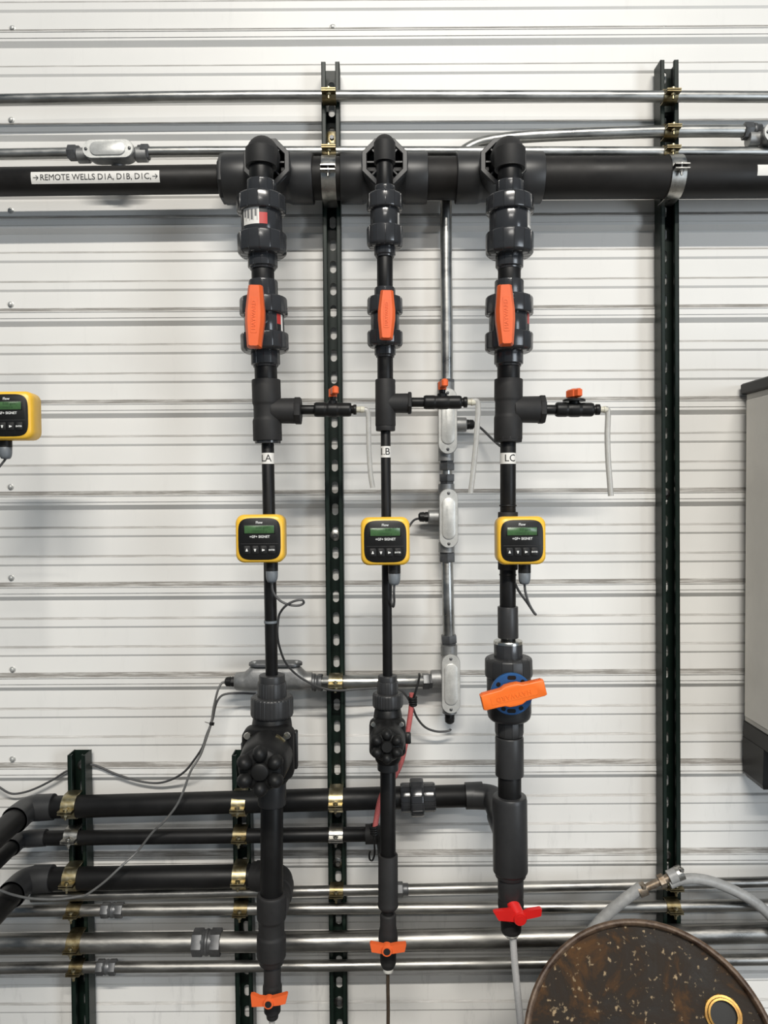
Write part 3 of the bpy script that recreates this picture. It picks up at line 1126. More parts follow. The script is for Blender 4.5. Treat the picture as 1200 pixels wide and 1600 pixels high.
# ================================================================== FLOW TRANSMITTERS
def transmitter(label, cx, cy, gx, xf, lcd, post=False, yaw=0.0):
    wf = WV + .062
    c = P(cx, cy, wf)
    root = thing('flow_transmitter', c - V((0, 0, .05)), label, 'transmitter', 'yellow flow transmitters')
    M = face(c, 0.004, yaw)
    W, H = .0955, .0945
    dp = .047
    mb = MB()
    mb.outline(M, [(rrect(W - .008, H - .008, .014), -dp), (rrect(W - .002, H - .002, .016), -dp + .004), (rrect(W, H, .016), -.012), (rrect(W - .002, H - .002, .016), -.004), (rrect(W - .009, H - .009, .016), .0005)])
    obj('housing', mb, 'yellow_plastic', root, smooth=50)
    mb = MB()
    fw, fh = .0825, .0815
    mb.outline(M, [(superell(fw, fh), -.002), (superell(fw, fh), .0012), (superell(fw - .003, fh - .003), .0022)])
    fp = obj('face_panel', mb, 'black_plastic', root)
    mb = MB()
    mb.box(M, 0, .0185, .0022, .062, .0185, .0010, .0004)
    obj('screen_bezel', mb, 'black_rubber', fp)
    mb = MB().box(M, 0, .0185, .0026, .0575, .0150, .0012, .0003)
    sc = obj('screen', mb, 'lcd_green', fp)
    obj('screen_digits', text_mb(lcd[0], .0068, M=M @ Matrix.Translation((.006, .0222, .0033)), extrude=.00008), 'lcd_ink', sc, smooth=0)
    obj('screen_digits', text_mb(lcd[1], .0060, M=M @ Matrix.Translation((.0, .0148, .0033)), extrude=.00008), 'lcd_ink', sc, smooth=0)
    obj('lettering', text_mb('Flow', .0068, M=M @ Matrix.Translation((0, .0318, .0024)), extrude=.0002, bold=.00012), 'white_print', fp, smooth=0)
    obj('lettering', text_mb('+GF+ SIGNET', .0066, M=M @ Matrix.Translation((.0005, .0042, .0024)), extrude=.0002, bold=.00012), 'white_print', fp, smooth=0)
    mb = MB().box(M, 0, -.0095, .0022, .073, .0013, .0008, .0003)
    obj('divider', mb, 'matte_fitting', fp)
    for i, bx in enumerate((-.0245, -.0085, .0075, .0240)):
        mb = MB().outline(M @ Matrix.Translation((bx, -.0215, .0020)), [(rrect(.0138, .0165, .003), 0), (rrect(.0138, .0165, .003), .0009), (rrect(.0125, .0152, .003), .0014)])
        bt = obj('button', mb, 'black_rubber', fp)
        Mi = M @ Matrix.Translation((bx, -.0215, .0034))
        t = .0024
        if i == 0:
            q = [(-t, -t), (t, -t), (t * .3, t * 1.2), (-t * .3, t * 1.2)]
        elif i == 1:
            q = [(-t * .3, -t * 1.2), (t * .3, -t * 1.2), (t, t), (-t, t)]
        elif i == 2:
            q = [(-t, -t), (t * 1.2, -t * .3), (t * 1.2, t * .3), (-t, t)]
        if i < 3:
            mb = MB().outline(Mi, [(q, 0), (q, .0003)])
        else:
            mb = text_mb('ENTER', .0040, M=Mi, extrude=.0002, bold=.00012)
        obj('button_mark', mb, 'white_print', bt, smooth=0)
    # cable gland below, clip on the pipe behind
    g = P(gx, cy + 37, wf - .028)
    dn = V((0, 0, -1))
    mb = MB().lathe([(g, .0125), (g + dn * .016, .0125), (g + dn * .0165, .0118), (g + dn * .0165, 0)], n=20)
    gl = obj('gland_base', mb, 'black_rubber', root)
    mb = MB().lathe([(g + dn * .0155, .0117), (g + dn * .0165, .0123), (g + dn * .028, .0119), (g + dn * .034, .0108), (g + dn * .0385, .0085), (g + dn * .0395, .0045), (g + dn * .0395, 0)], n=12)
    obj('gland_nut', mb, 'grey_gland', gl, smooth=50)
    if not post:
        pc = P(xf(cy), cy, WV)
        mb = MB().lathe([(pc + V((0, 0, .044)), .0185 if xf is XC else .0160), (pc - V((0, 0, .040)), .0185 if xf is XC else .0160)], n=24)
        mb.box(face(P(xf(cy), cy, WV + .012)), 0, 0, 0, .045, .07, .02, .003)
        obj('pipe_clip', mb, 'black_plastic', root)
    else:
        pc = P(-32, cy, WV)
        mb = MB().lathe([(pc + V((0, 0, .30)), .0125), (pc - V((0, 0, .30)), .0125)], n=20)
        obj('mounting_post', mb, 'pipe_plastic', root)
        mb = MB().box(face(P(-15, cy, WV + .006)), 0, 0, 0, .06, .05, .022, .003)
        obj('pipe_clip', mb, 'black_plastic', root)
    return root, g + dn * .0385


tmA, gA = transmitter('yellow flow transmitter clipped to the LA pipe, grey cable looping below it', 405.5, 842, 424.5, XA, ('0.00 gpm', '1234567.8 g'), yaw=-.01)
tmB, gB = transmitter('yellow flow transmitter clipped to the slim LB pipe', 602, 846, 616, XB, ('0.00', '1234567 g'))
tmC, gC = transmitter('yellow flow transmitter clipped to the LC pipe', 815.5, 845, 819.5, XC, ('0.0 gpm', '1234567 g'), yaw=.01)
tmD, gD = transmitter('yellow flow transmitter cut off by the left edge of the photo', 11, 649, 8.5, None, ('0.00 gpm', '1234567.8'), post=True, yaw=-.01)

# transmitter cables
wG = WV + .034
o = obj('signal_cable', MB().tube(smooth_path([gA] + [P(*q) for q in (
    (427, 925, wG), (437, 938, wG), (452, 945, wG), (467, 946, wG), (474.5, 942, wG), (471.5, 937.5, wG + .004), (459, 939.5, wG + .004), (446, 947, wG), (437, 959, .262), (434.5, 972, .252),
    (433.5, 990, .245), (436.5, 1010, .22), (446, 1035, .17), (462, 1053, .125), (482, 1066, .110), (503, 1075, .100), (526, 1079, .098), (560, 1077, .095), (598, 1075, .090), (622, 1076, .088))]), .0024, 8), 'cable_grey')
tag(o, 'thin grey cable looping below the LA transmitter and running along the horizontal conduit', 'cable')
o = obj('zip_tie', MB().lathe(vrings(XA, WV, [(969.5, 10.6), (973.5, 10.6)], .4), n=24), 'grey_gland')
tag(o, 'grey zip tie holding the looped cable to the LA pipe', 'zip tie')
o = obj('signal_cable', MB().tube(smooth_path([gB] + [P(*q) for q in ((615.5, 925, wG), (616, 940, wG - .01), (614.5, 948, wG - .02), (611.5, 940, .255), (611, 915, .25), (612, 896, .25))]), .0024, 8), 'cable_grey')
tag(o, 'short grey cable tail under the LB transmitter', 'cable')
o = obj('signal_cable', MB().tube(smooth_path([gC] + [P(*q) for q in ((821, 925, wG), (826, 942, wG), (833, 955, wG), (837, 960, wG), (834, 957, wG - .006), (824, 942, wG - .012), (811, 924, wG - .022), (802, 905, .243))]), .0025, 8), 'cable_grey')
tag(o, 'grey cable folded in a narrow loop under the LC transmitter', 'cable')
o = obj('signal_cable', MB().tube(smooth_path([gD] + [P(*q) for q in ((5, 722, wG), (-4, 733, wG), (-14, 742, wG - .02))]), .0024, 8), 'cable_grey')
tag(o, 'grey cable below the transmitter at the left edge', 'cable')


# ================================================================== DIAPHRAGM VALVES
def ellipsoid(mb, M, c, rx, ry, rz, n=14, m=8):
    rr = []
    for j in range(m + 1):
        t = PI * j / m
        z = math.cos(t) * rz
        s = math.sin(t)
        if j in (0, m):
            rr.append([M @ V((c[0], c[1], c[2] + z))])
        else:
            rr.append([M @ V((c[0] + rx * s * math.cos(2 * PI * k / n), c[1] + ry * s * math.sin(2 * PI * k / n), c[2] + z)) for k in range(n)])
    mb.loft(rr)


def diaphragm_valve(label, xf, collar, conn, nut, hcol_, hconn, hnut, body_y, bw, wheel_px, ring_r, lobe, proj, outlet, hout, bolts):
    root = thing('diaphragm_valve', P(xf(outlet[1]), outlet[1], WV), label, 'valve', 'black diaphragm valves with lobed knobs')
    vcol('collar', xf, WV, [(collar[0], hcol_ * .96), (collar[1], hcol_)], 'fitting_plastic', root)
    vcol('end_connector', xf, WV, [(conn[0], hconn * .97), (conn[1], hconn)], 'fitting_plastic', root, ribs=(26, .5, .3))
    vcol('union_nut', xf, WV, [(nut[0], hnut * .92), (nut[0] + 3, hnut * .99), (nut[1] - 4, hnut), (nut[1], hnut * .93)], 'fitting_plastic', root, ribs=(30, .5, .3), c=1.4)
    vcol('outlet_hub', xf, WV, [(outlet[0], hout * 1.0), (outlet[1] - 1, hout), (outlet[1], hout * .95)], 'fitting_plastic', root, c=1.2)
    y0, y1 = body_y
    s = S(WV)
    bc = P(xf((y0 + y1) / 2), (y0 + y1) / 2, WV)
    wc = P(wheel_px[0], wheel_px[1], WV + proj)
    ax = (wc - bc)
    yaw = math.atan2(ax.x, -ax.y); pit = -math.atan2(ax.z, math.hypot(ax.x, ax.y))
    M = face(bc, 0, yaw, pit)
    L = ax.length
    bwm = bw * s
    bh = (y1 - y0) * s
    mb = MB()
    # weir body: waisted hull from inlet to outlet
    rr = []
    for f, a, b in ((-.5, .30, .30), (-.44, .36, .36), (-.30, .40, .42), (0, .44, .46), (.30, .40, .42), (.44, .36, .36), (.5, .30, .30)):
        rr.append([bc + V((a * bwm * math.cos(2 * PI * k / 24), -b * bwm * math.sin(2 * PI * k / 24), f * bh)) for k in range(24)])
    mb.loft(rr)
    obj('valve_body', mb, 'black_plastic', root, smooth=50)
    mb = MB()
    fl = rrect(bwm, bwm, bwm * .16)
    z1 = bwm * .30; z2 = bwm * .62
    mb.outline(M, [(scaled(fl, .92), z1 - .004), (fl, z1), (fl, z2 - .003), (scaled(fl, .96), z2)])
    fg = obj('bonnet_flange', mb, 'black_plastic', root, smooth=45)
    for (bx, by) in bolts:
        b0 = M @ V((bx * bwm, by * bwm, z2 - .001))
        oz = (M.to_3x3() @ V((0, 0, 1))).normalized()
        mb = MB().lathe([(b0, bwm * .075), (b0 + oz * .005, bwm * .075), (b0 + oz * .007, bwm * .06), (b0 + oz * .007, 0)], n=12, axis=oz)
        obj('bolt', mb, 'bolt_steel', fg)
    mb = MB()
    o0 = M @ V((0, 0, 0))
    R = bwm * .49
    zc = [(z2 - .006, R * 1.0), (z2 + .006, R * 1.0), (L * .74, R * .95), (L * .86, R * .90), (L * .90, R * .80), (L * .90, 0)]
    mb.lathe([(M @ V((0, 0, z)), r) for z, r in zc], n=36, axis=oz)
    obj('bonnet', mb, 'black_plastic', root, smooth=40)
    mb = MB()
    rl = ring_r * S(WV + proj); lb = lobe * S(WV + proj)
    mb.lathe([(M @ V((0, 0, L * .84)), rl * 1.18), (M @ V((0, 0, L - .012)), rl * 1.26), (M @ V((0, 0, L - .007)), rl * 1.16), (M @ V((0, 0, L - .003)), rl * .85), (M @ V((0, 0, L - .003)), rl * .55), (M @ V((0, 0, L + .004)), rl * .50), (M @ V((0, 0, L + .006)), rl * .42), (M @ V((0, 0, L + .006)), 0)], n=32, axis=oz)
    hwl = obj('handwheel', mb, 'black_rubber', root, smooth=45)
    for k in range(6):
        a = PI / 2 + k * PI / 3
        mb = MB()
        ellipsoid(mb, M @ Matrix.Translation((rl * math.cos(a), rl * math.sin(a), L - .004)) @ Matrix.Rotation(a, 4, 'Z'), (0, 0, 0), lb * 1.05, lb * .96, lb * 1.25)
        obj('grip_lobe', mb, 'black_rubber', hwl, smooth=80)
    return root, M, bwm, z2, R


dvA, MA, bwA, zA, RA = diaphragm_valve('large black diaphragm valve with lobed knob and yellow tag on the LA pipe', XA, (1054, 1069), (1065, 1098), (1087, 1119), 21, 23, 33.5,
                                   (1106, 1222), 78, (406, 1206), 28, 12.5, .155, (1205, 1257), 22, ((-.38, .38), (.38, .38)))
dvB, MBv, bwB, zB, RB = diaphragm_valve('small black diaphragm valve with lobed knob on the LB pipe', XB, (1055, 1068), (1064, 1087), (1082, 1105), 15.5, 16.5, 24,
                                     (1100, 1192), 56, (604.5, 1167), 18.5, 8.8, .115, (1178, 1203), 16.5, ((-.38, .38), (.38, .38)))
# yellow rating tag curved on the big bonnet
mb = MB()
rr = []
for i in range(8):
    t = .42 + .42 * i / 7
    q = []
    for z, r_ in ((zA + .016, RA + .0012), (zA + .024, RA + .0010), (zA + .024, RA - .002), (zA + .016, RA - .002)):
        q.append(MA @ V((math.sin(t) * r_, math.cos(t) * r_, z)))
    rr.append(q)
mb.loft(rr)
obj('rating_tag', mb, 'zinc_gold', dvA)
mb = MB().box(MBv, bwB * .56, -.004, bwB * .30, .012, .020, .02, .002)
obj('side_lug', mb, 'black_plastic', dvB)
mb = MB().box(MA, bwA * .51, .0, bwA * .28, .008, .075, .018, .002)
mb.box(MA, -bwA * .51, -.006, bwA * .34, .008, .05, .018, .002)
obj('side_lug', mb, 'black_plastic', dvA)

# ================================================================== LC LARGE VALVE
lv = thing('ball_valve', P(XC(1148), 1148, WV), 'large grey ball valve with blue collar and tilted orange handle on the LC pipe', 'valve')
vcol('end_connector', XC, WV, [(1002, 21.5), (1004, 22.4), (1040, 22.8)], 'glossy_fitting', lv, ribs=(12, .6, .1))
vcol('union_nut', XC, WV, [(1026, 33), (1029, 36.8), (1053, 37.4), (1057, 36)], 'fitting_plastic', lv, ribs=(14, .8, .08), c=1.8)
vcol('valve_body', XC, WV, [(1054, 34.5), (1112, 34.5), (1120, 33), (1125, 28)], 'fitting_plastic', lv, c=2)
vcol('end_connector', XC, WV, [(1122, 22.5), (1143, 22.5), (1149, 21)], 'fitting_plastic', lv, ribs=(12, .6, .1))
cR = P(XC(1003), 1001.5, WV)
mb = MB().lathe([(cR + V((0, 0, .0012)), .0200), (cR + V((0, 0, .0012)), .0282), (cR + V((0, 0, -.0005)), .0294), (cR + V((0, 0, -.0050)), .0294), (cR + V((0, 0, -.0055)), .0280)], n=36, axis=V((0, 0, -1)))
obj('metal_ring', mb, 'bolt_steel', lv)
wB = WV + .062
cB = P(799, 1084, wB)
mb = MB().lathe([(cB - OUT * .030, .030), (cB - OUT * .004, .032), (cB - OUT * .004, .0410), (cB + OUT * .003, .0410), (cB + OUT * .0045, .0395), (cB + OUT * .0045, .024), (cB + OUT * .001, .024), (cB + OUT * .001, 0)], n=44, axis=OUT)
bl = obj('lockout_collar', mb, 'blue_plastic', lv)
for a in (.85, 1.57, 2.5, 4.2, 4.7, 5.3):
    wd2 = .0045 if abs(a - 1.57) > .1 and abs(a - 4.7) > .1 else .0085
    M = face(cB + OUT * .0040) @ Matrix.Translation((.0325 * math.cos(a), .0325 * math.sin(a), 0)) @ Matrix.Rotation(a + PI / 2, 4, 'Z')
    mb = MB().outline(M, [(rrect(wd2 * 2, .008, .0035), 0), (rrect(wd2 * 2, .008, .0035), .0009)])
    obj('collar_slot', mb, 'black_plastic', bl, smooth=20)
wH = WV + .095
cH = P(803, 1087, wH)
M = face(cH, .238)
sH = S(wH)


def grip(a, b, bulge, end):
    pts = []
    top = [(-a, b * end), (-a * .93, b * (end + .12)), (-a * .55, b * 1.0), (-a * .34, b * 1.04), (-a * .2, b * bulge), (0, b * (bulge + .05)), (a * .2, b * bulge), (a * .34, b * 1.04), (a * .55, b * 1.0), (a * .93, b * (end + .12)), (a, b * end)]
    bot = [(p[0], -p[1]) for p in reversed(top)]
    return bot + top if False else top + bot


g0 = grip(51.5 * sH, 13.2 * sH, 1.30, .86)
mb = MB().outline(M, [(scaled(g0, .97, .94), -.022), (g0, -.018), (g0, -.003), (scaled(g0, .985, .95), -.0008), (scaled(g0, .965, .88), 0)])
hn_ = obj('handle', mb, 'bright_orange', lv, smooth=30)
mb = MB().outline(M, [(rrect(74 * sH, 13.5 * sH, .002), -.0004), (rrect(74 * sH, 13.5 * sH, .002), .0006)])
obj('name_plate', mb, 'bright_orange', hn_, smooth=20)
obj('raised_lettering', text_mb('HAYWARD', .0125, M=M @ Matrix.Translation((0, 0, .0006)) @ Matrix.Rotation(PI, 4, 'Z'), extrude=.0009, spacing=1.15), 'bright_orange', hn_, smooth=0)
for sgn in (-1, 1):
    mb = MB()
    for k in range(9):
        x = sgn * (30 + k * 2.2) * sH
        mb.box(M, x, 12.6 * sH, -.010, .0011, .0030, .014, .0002)
    obj('grip_ridges', mb, 'bright_orange', hn_, smooth=0)
mb = MB().lathe([(cB, .020), (cH + OUT * -.02, .020)], n=24)
obj('stem', mb, 'bright_orange', lv)

# ---- LC lower leg
lc = thing('drain_pipe', P(XC(1400), 1400, WV), 'thick dark grey pipe leg below the large LC valve with big wye fitting', 'pipe')
vcol('pipe', XC, WV, [(1143, 18), (1156, 18)], 'pipe_plastic', lc)
vcol('socket', XC, WV, [(1150, 21.6), (1153, 22.3), (1211, 22.3)], 'fitting_plastic', lc)
vcol('pipe', XC, WV, [(1205, 18.2), (1252, 18.2)], 'pipe_plastic', lc)
wy = vcol('wye', XC, WV, [(1243, 26.0), (1250, 27.2), (1361, 27.4), (1363, 24.5), (1369, 24.0)], 'fitting_plastic', lc, c=1.6)
mb = MB().lathe(vrings(XC, WV, [(1243, 24.2), (1244.5, 26.0), (1247, 26.4)], .4), n=36)
vcol('reducer', XC, WV, [(1366, 20.5), (1402, 20)], 'fitting_plastic', lc)
# elbow from the wall pipe, swinging out into the wye
y1 = knots([(0, 1265), (105, 1259.5), (375, 1256), (500, 1250.5), (690, 1244.5), (760, 1242.5)])
W1 = 0.077
pa = P(735, y1(735), W1); pb = P(772, 1246, W1 + .01); pc = P(XC(1300), 1305, WV)
pts = [P(727, y1(727), W1), pa] + fillet(pa, pb, pc, .03, 8) + [pb + (pc - pb) * .45, pc]
r17 = 20 * S(W1)
mb = MB().tube(pts, [r17, r17] + [r17 * .98] * 9 + [r17, r17], 28)
obj('elbow', mb, 'fitting_plastic', lc)
mb = MB().lathe([(P(727.5, y1(727), W1), r17 * 1.02), (P(754, y1(754), W1), r17 * 1.04)], n=28)
obj('elbow_socket', mb, 'fitting_plastic', lc)
pm = pb + (pc - pb) * .50
pm2 = pb + (pc - pb) * .98
mb = MB().lathe([(pm, r17 * 1.12), (pm2, r17 * 1.12)], n=28)
obj('wye_branch', mb, 'fitting_plastic', lc)


# ---- small drain cocks
def drain_cock(label, xf, prof, hub, hpts, m, hub_r, bottom=None, w=WV, band=None):
    root = thing('drain_cock', P(xf(prof[-1][0]), prof[-1][0], w), label, 'valve')
    vcol('valve_body', xf, w, prof, 'matte_fitting', root, n=24, c=1.0)
    wf = w + .040
    c = P(hub[0], hub[1], wf)
    s = S(wf)
    b = P(xf(hub[1]), hub[1] - 2, w)
    mb = MB().lathe([(b, hub_r * s * 1.25), (b + (c - b) * .55, hub_r * s * 1.2), (b + (c - b) * .56, hub_r * s * .8), (c, hub_r * s * .8)], n=20)
    obj('stem', mb, 'matte_fitting', root)
    M = face(c)
    mb = MB().lathe([(c - OUT * .008, hub_r * s), (c + OUT * .006, hub_r * s), (c + OUT * .008, hub_r * s * .9), (c + OUT * .008, 0)], n=24, axis=OUT)
    h = obj('handle', mb, m, root)
    mb = MB().lathe([(c + OUT * .0075, hub_r * s * .62), (c + OUT * .0088, hub_r * s * .62), (c + OUT * .0088, 0)], n=18, axis=OUT)
    obj('handle_cap', mb, 'black_print' if m != 'red_plastic' else m, h)
    for wing in hpts:
        q = [((x - hub[0]) * s, (hub[1] - y) * s) for x, y in wing]
        mb = MB().outline(M, [(scaled(q, .985), -.007), (q, -.005), (q, .002), (scaled(q, .985), .004)])
        wg = obj('wing', mb, m, h, smooth=25)
    return root


dcA = drain_cock('small drain cock with orange wing handle at the bottom of the LA leg', XA,
             [(1506, 12), (1508, 13.5), (1536, 13.7), (1541, 15.3), (1552, 15.3), (1558, 13.2), (1580, 13.2), (1583, 10), (1591, 9)], (420, 1565.5),
             [[(419, 1571), (393, 1571.5), (391.5, 1553), (396, 1552.5), (405, 1557), (419, 1559)], [(421, 1559), (433, 1556), (449, 1551.5), (450.5, 1553), (447, 1567), (436, 1569.5), (421, 1571)]], 'orange_plastic', 8.5)
dcB = drain_cock('small drain cock with orange wing handle at the bottom of the LB leg', XB,
             [(1427, 11), (1429, 12.8), (1447, 12.8), (1455, 14.5), (1466, 15.5), (1478, 14), (1490, 12.8), (1504, 12.5), (1512, 9)], (604.5, 1483.5),
             [[(603, 1490), (580, 1486), (577.5, 1473), (579, 1472), (590, 1474), (603, 1477)], [(606, 1477), (622, 1474), (634.5, 1473), (635.5, 1475), (633, 1486), (620, 1488), (606, 1490)]], 'orange_plastic', 8.8)
dcC = drain_cock('red-handled drain cock under the LC wye with clear braided hose', XC,
             [(1396, 18), (1402, 19.5), (1412, 20.5), (1420, 19.5), (1427, 16.5), (1452, 16), (1456, 15)], (812, 1434),
             [[(809, 1440), (800, 1439), (778, 1437), (770, 1423.5), (774, 1422), (798, 1420), (809, 1427)], [(814, 1427), (826, 1421), (845, 1418), (847, 1420), (846, 1430), (838, 1432), (824, 1435), (814, 1441)]], 'red_plastic', 10.5)
hubc = P(803, 1424, WV + .036)
mb = MB().lathe([(hubc + V((0, .02, 0.006)), .013), (P(812, 1434, WV + .04), .0125)], n=22)
obj('handle_neck', mb, 'red_plastic', dcC)
vcol('hose_nut', XC, WV, [(1454, 13.4), (1459, 13.4), (1463, 9)], 'white_nut', dcC, n=8)
vcol('outlet_ring', XB, WV, [(1511, 8.5), (1518, 8)], 'white_nut', dcB, n=16)
o = drain_tube('clear braided hose hanging from the red drain cock beside the drum', [(801.5, 1460, WV), (802, 1475, WV), (804.5, 1508, WV), (807.5, 1540, WV), (810.5, 1572, WV), (814, 1610, WV), (820, 1680, WV)], .0072, 'braided_tube', 'hose', 'drain hoses')
o.name = 'drain_hose'
o = drain_tube('thin brown tube running straight down from the LB drain cock', [(606, 1515, WV), (606, 1540, WV), (606.5, 1580, WV), (606, 1640, WV), (607, 1700, WV)], .0038, 'brown_tube', 'tube', 'drain tubes')
o.name = 'drain_tube'
o = drain_tube('short clear tube under the LA drain cock at the bottom edge', [(424, 1588, WV), (425, 1600, WV), (426, 1650, WV)], .0060, 'clear_tube', 'tube', 'drain tubes')
o.name = 'drain_tube'

# ---- LA lower leg
XA2 = knots([(1240, 425), (1300, 424.8), (1480, 424), (1600, 424)])
la = thing('drain_pipe', P(424, 1500, WV), 'dark grey pipe leg below the large diaphragm valve with wye fitting', 'pipe')
vcol('pipe', XA2, WV, [(1245, 17.8), (1402, 17.8)], 'pipe_plastic', la)
wyA = vcol('wye', XA2, WV, [(1396, 22.0), (1399, 23.2), (1434, 23.0), (1438, 20.5), (1458, 20.5), (1462, 23.0), (1494, 23.0), (1497, 20.5), (1505, 19)], 'matte_fitting', la, c=1.4)
vcol('nipple', XA2, WV, [(1500, 10.3), (1512, 10.3)], 'black_plastic', la)
y3 = knots([(0, 1376), (107, 1371.5), (200, 1371.5), (400, 1368.5), (460, 1367.5)])
W3 = 0.077
qa = P(395, y3(395), W3); qb = P(437, 1371, W3 + .012); qc = P(428, 1415, WV)
pts = [qa] + fillet(qa, qb, qc, .035, 9) + [qb + (qc - qb) * .55, qc]
rq = 21.5 * S(W3)
mb = MB().tube(pts, rq, 28)
obj('elbow', mb, 'matte_fitting', la)
mb = MB().lathe([(qb + (qc - qb) * .30, rq * 1.12), (qb + (qc - qb) * .62, rq * 1.12)], n=28)
obj('elbow_socket', mb, 'matte_fitting', la)
mb = MB().lathe([(P(401, y3(401), W3), rq * 1.06), (P(420, y3(420), W3), rq * 1.06)], n=28)
obj('elbow_socket', mb, 'matte_fitting', la)

# ---- LB lower leg
lb = thing('drain_pipe', P(606.5, 1420, WV), 'slim dark pipe leg below the small diaphragm valve with sleeve fitting', 'pipe')
vcol('pipe', XB, WV, [(1198, 12.2), (1342, 12.2)], 'pipe_plastic', lb)
vcol('sleeve', XB, WV, [(1335, 15.4), (1408, 15.6), (1412, 16.4), (1416, 16.0), (1421, 12)], 'matte_fitting', lb, c=1.0)
vcol('nipple', XB, WV, [(1416, 9.5), (1432, 9.5)], 'black_plastic', lb)
y2 = knots([(0, 1313), (110, 1306.5), (375, 1305.5), (560, 1303.5), (620, 1303)])
W2 = 0.070
qa = P(574, y2(574), W2); qb = P(601, 1304, W2 + .01); qc = P(606.5, 1350, WV)
pts = [qa] + fillet(qa, qb, qc, .022, 8) + [qb + (qc - qb) * .5, qc]
rq = 13.5 * S(W2)
mb = MB().tube(pts, rq, 24)
obj('elbow', mb, 'matte_fitting', lb)
mb = MB().lathe([(P(571, y2(571), W2), rq * 1.12), (P(592, y2(592), W2), rq * 1.12)], n=24)
obj('elbow_socket', mb, 'matte_fitting', lb)


# ================================================================== WALL PIPES (three runs at lower left)
def wall_pipe(label, yf, w, hw, x_end, xe, sock, col_):
    root = thing('supply_pipe', P(250, yf(250), w), label, 'pipe', 'dark plastic pipes strapped across the lower struts')
    hcol('pipe', yf, w, [(xe, hw), (x_end, hw)], 'pipe_plastic', root, n=32)
    # elbow turning out of the wall towards the room at the left
    s = S(w)
    a = P(sock[1], yf(sock[1]), w); b = P(sock[0] - 10, yf(sock[0] - 10), w)
    c = b + OUT * 0.10
    r = hw * 1.14 * s
    pts = [a] + [P(sock[0], yf(sock[0]), w)] + fillet(a, b, c, r * 1.0, 9) + [b + OUT * (r * 2.3)]
    mb = MB().tube(pts, r, 28)
    el = obj('elbow', mb, 'fitting_plastic', root)
    mb = MB().lathe([(a, r * 1.02), (P(sock[0] + 2, yf(sock[0]), w), r * 1.04)], n=28)
    obj('elbow_socket', mb, 'fitting_plastic', el)
    mb = MB().lathe([(b + OUT * r * 1.25, r * 1.02), (b + OUT * r * 2.3, r * 1.04)], n=28)
    obj('elbow_socket', mb, 'fitting_plastic', el)
    mb = MB().lathe([(b + OUT * r * 2, hw * s), (b + OUT * .55, hw * s)], n=28)
    obj('pipe', mb, 'pipe_plastic', root)
    return root


wp1 = wall_pipe('topmost of the three dark plastic pipes at lower left, ending in a grey union', y1, W1, 17.2, 735, 60, (54, 84), 0)
wall_pipe('thin middle one of the three dark plastic pipes at lower left', y2, W2, 11.3, 580, 50, (42, 72), 0)
wall_pipe('lowest of the three dark plastic pipes at lower left, ending behind the LA leg', y3, W3, 17.6, 405, 60, (50, 82), 0)
un = thing('pipe_union', P(653, 1276, W1), 'glossy grey ribbed union coupling on the top wall pipe', 'coupling')
hcol('union_half', y1, W1, [(626, 21.5), (629, 22.5), (645, 22.5)], 'glossy_fitting', un, ribs=(18, 1.0, .25))
hcol('union_half', y1, W1, [(658, 22.5), (677, 22.3), (680, 21)], 'glossy_fitting', un, ribs=(18, 1.0, .25))
hcol('union_ring', y1, W1, [(641, 27), (643, 29.5), (659, 29.5), (662, 28)], 'glossy_fitting', un, ribs=(16, .8, .2), c=1.8)


# ================================================================== CONDUITS
def coupling(parent, yf, w, x0, x1, hw, kind='double'):
    n = 6
    L = x1 - x0
    if kind == 'double':
        a = hcol('hex_nut', yf, w, [(x0, hw), (x0 + L * .36, hw)], 'connector_metal', parent, n=6, c=1.0)
        hcol('hex_nut', yf, w, [(x1 - L * .36, hw), (x1, hw)], 'connector_metal', parent, n=6, c=1.0)
        hcol('coupling_body', yf, w, [(x0 + L * .3, hw * .88), (x0 + L * .45, hw * .88), (x0 + L * .46, hw * .96), (x0 + L * .55, hw * .96), (x0 + L * .56, hw * .88), (x1 - L * .3, hw * .88)], 'connector_metal', parent, n=20)
    else:
        hcol('hex_nut', yf, w, [(x0, hw), (x0 + L * .6, hw)], 'connector_metal', parent, n=6, c=1.0)
        hcol('coupling_body', yf, w, [(x0 + L * .5, hw * .8), (x1, hw * .8)], 'connector_metal', parent, n=20)


def conduit(label, yf, w, hw, x0, x1, m='galvanized'):
    root = thing('conduit', P((x0 + x1) / 2, yf((x0 + x1) / 2), w), label, 'conduit', 'galvanized conduit runs')
    ks = [x0 + (x1 - x0) * i / 12 for i in range(13)]
    wf = w if callable(w) else (lambda x: w)
    mb = MB().tube([P(x, yf(x), wf(x)) for x in ks], hw * S(wf(600)), 24)
    obj('tube', mb, m, root)
    return root


WU = 0.053 + .0137
yu1 = knots([(0, 156), (200, 152.5), (350, 150.5), (560, 150), (1000, 150.5), (1200, 151.5)])
conduit('topmost galvanized conduit running straight across the full width', yu1, WU, 8.4, -60, 1290)
yu2 = knots([(0, 241), (120, 239), (300, 237), (560, 237), (900, 237.5), (1200, 238)])
conduit('galvanized conduit just above the header at the left edge, into the junction fitting', yu2, WU, 8.2, -60, 112)
conduit('galvanized conduit skimming the top of the header from junction fitting to the right edge', yu2, WU, 8.0, 230, 1290)

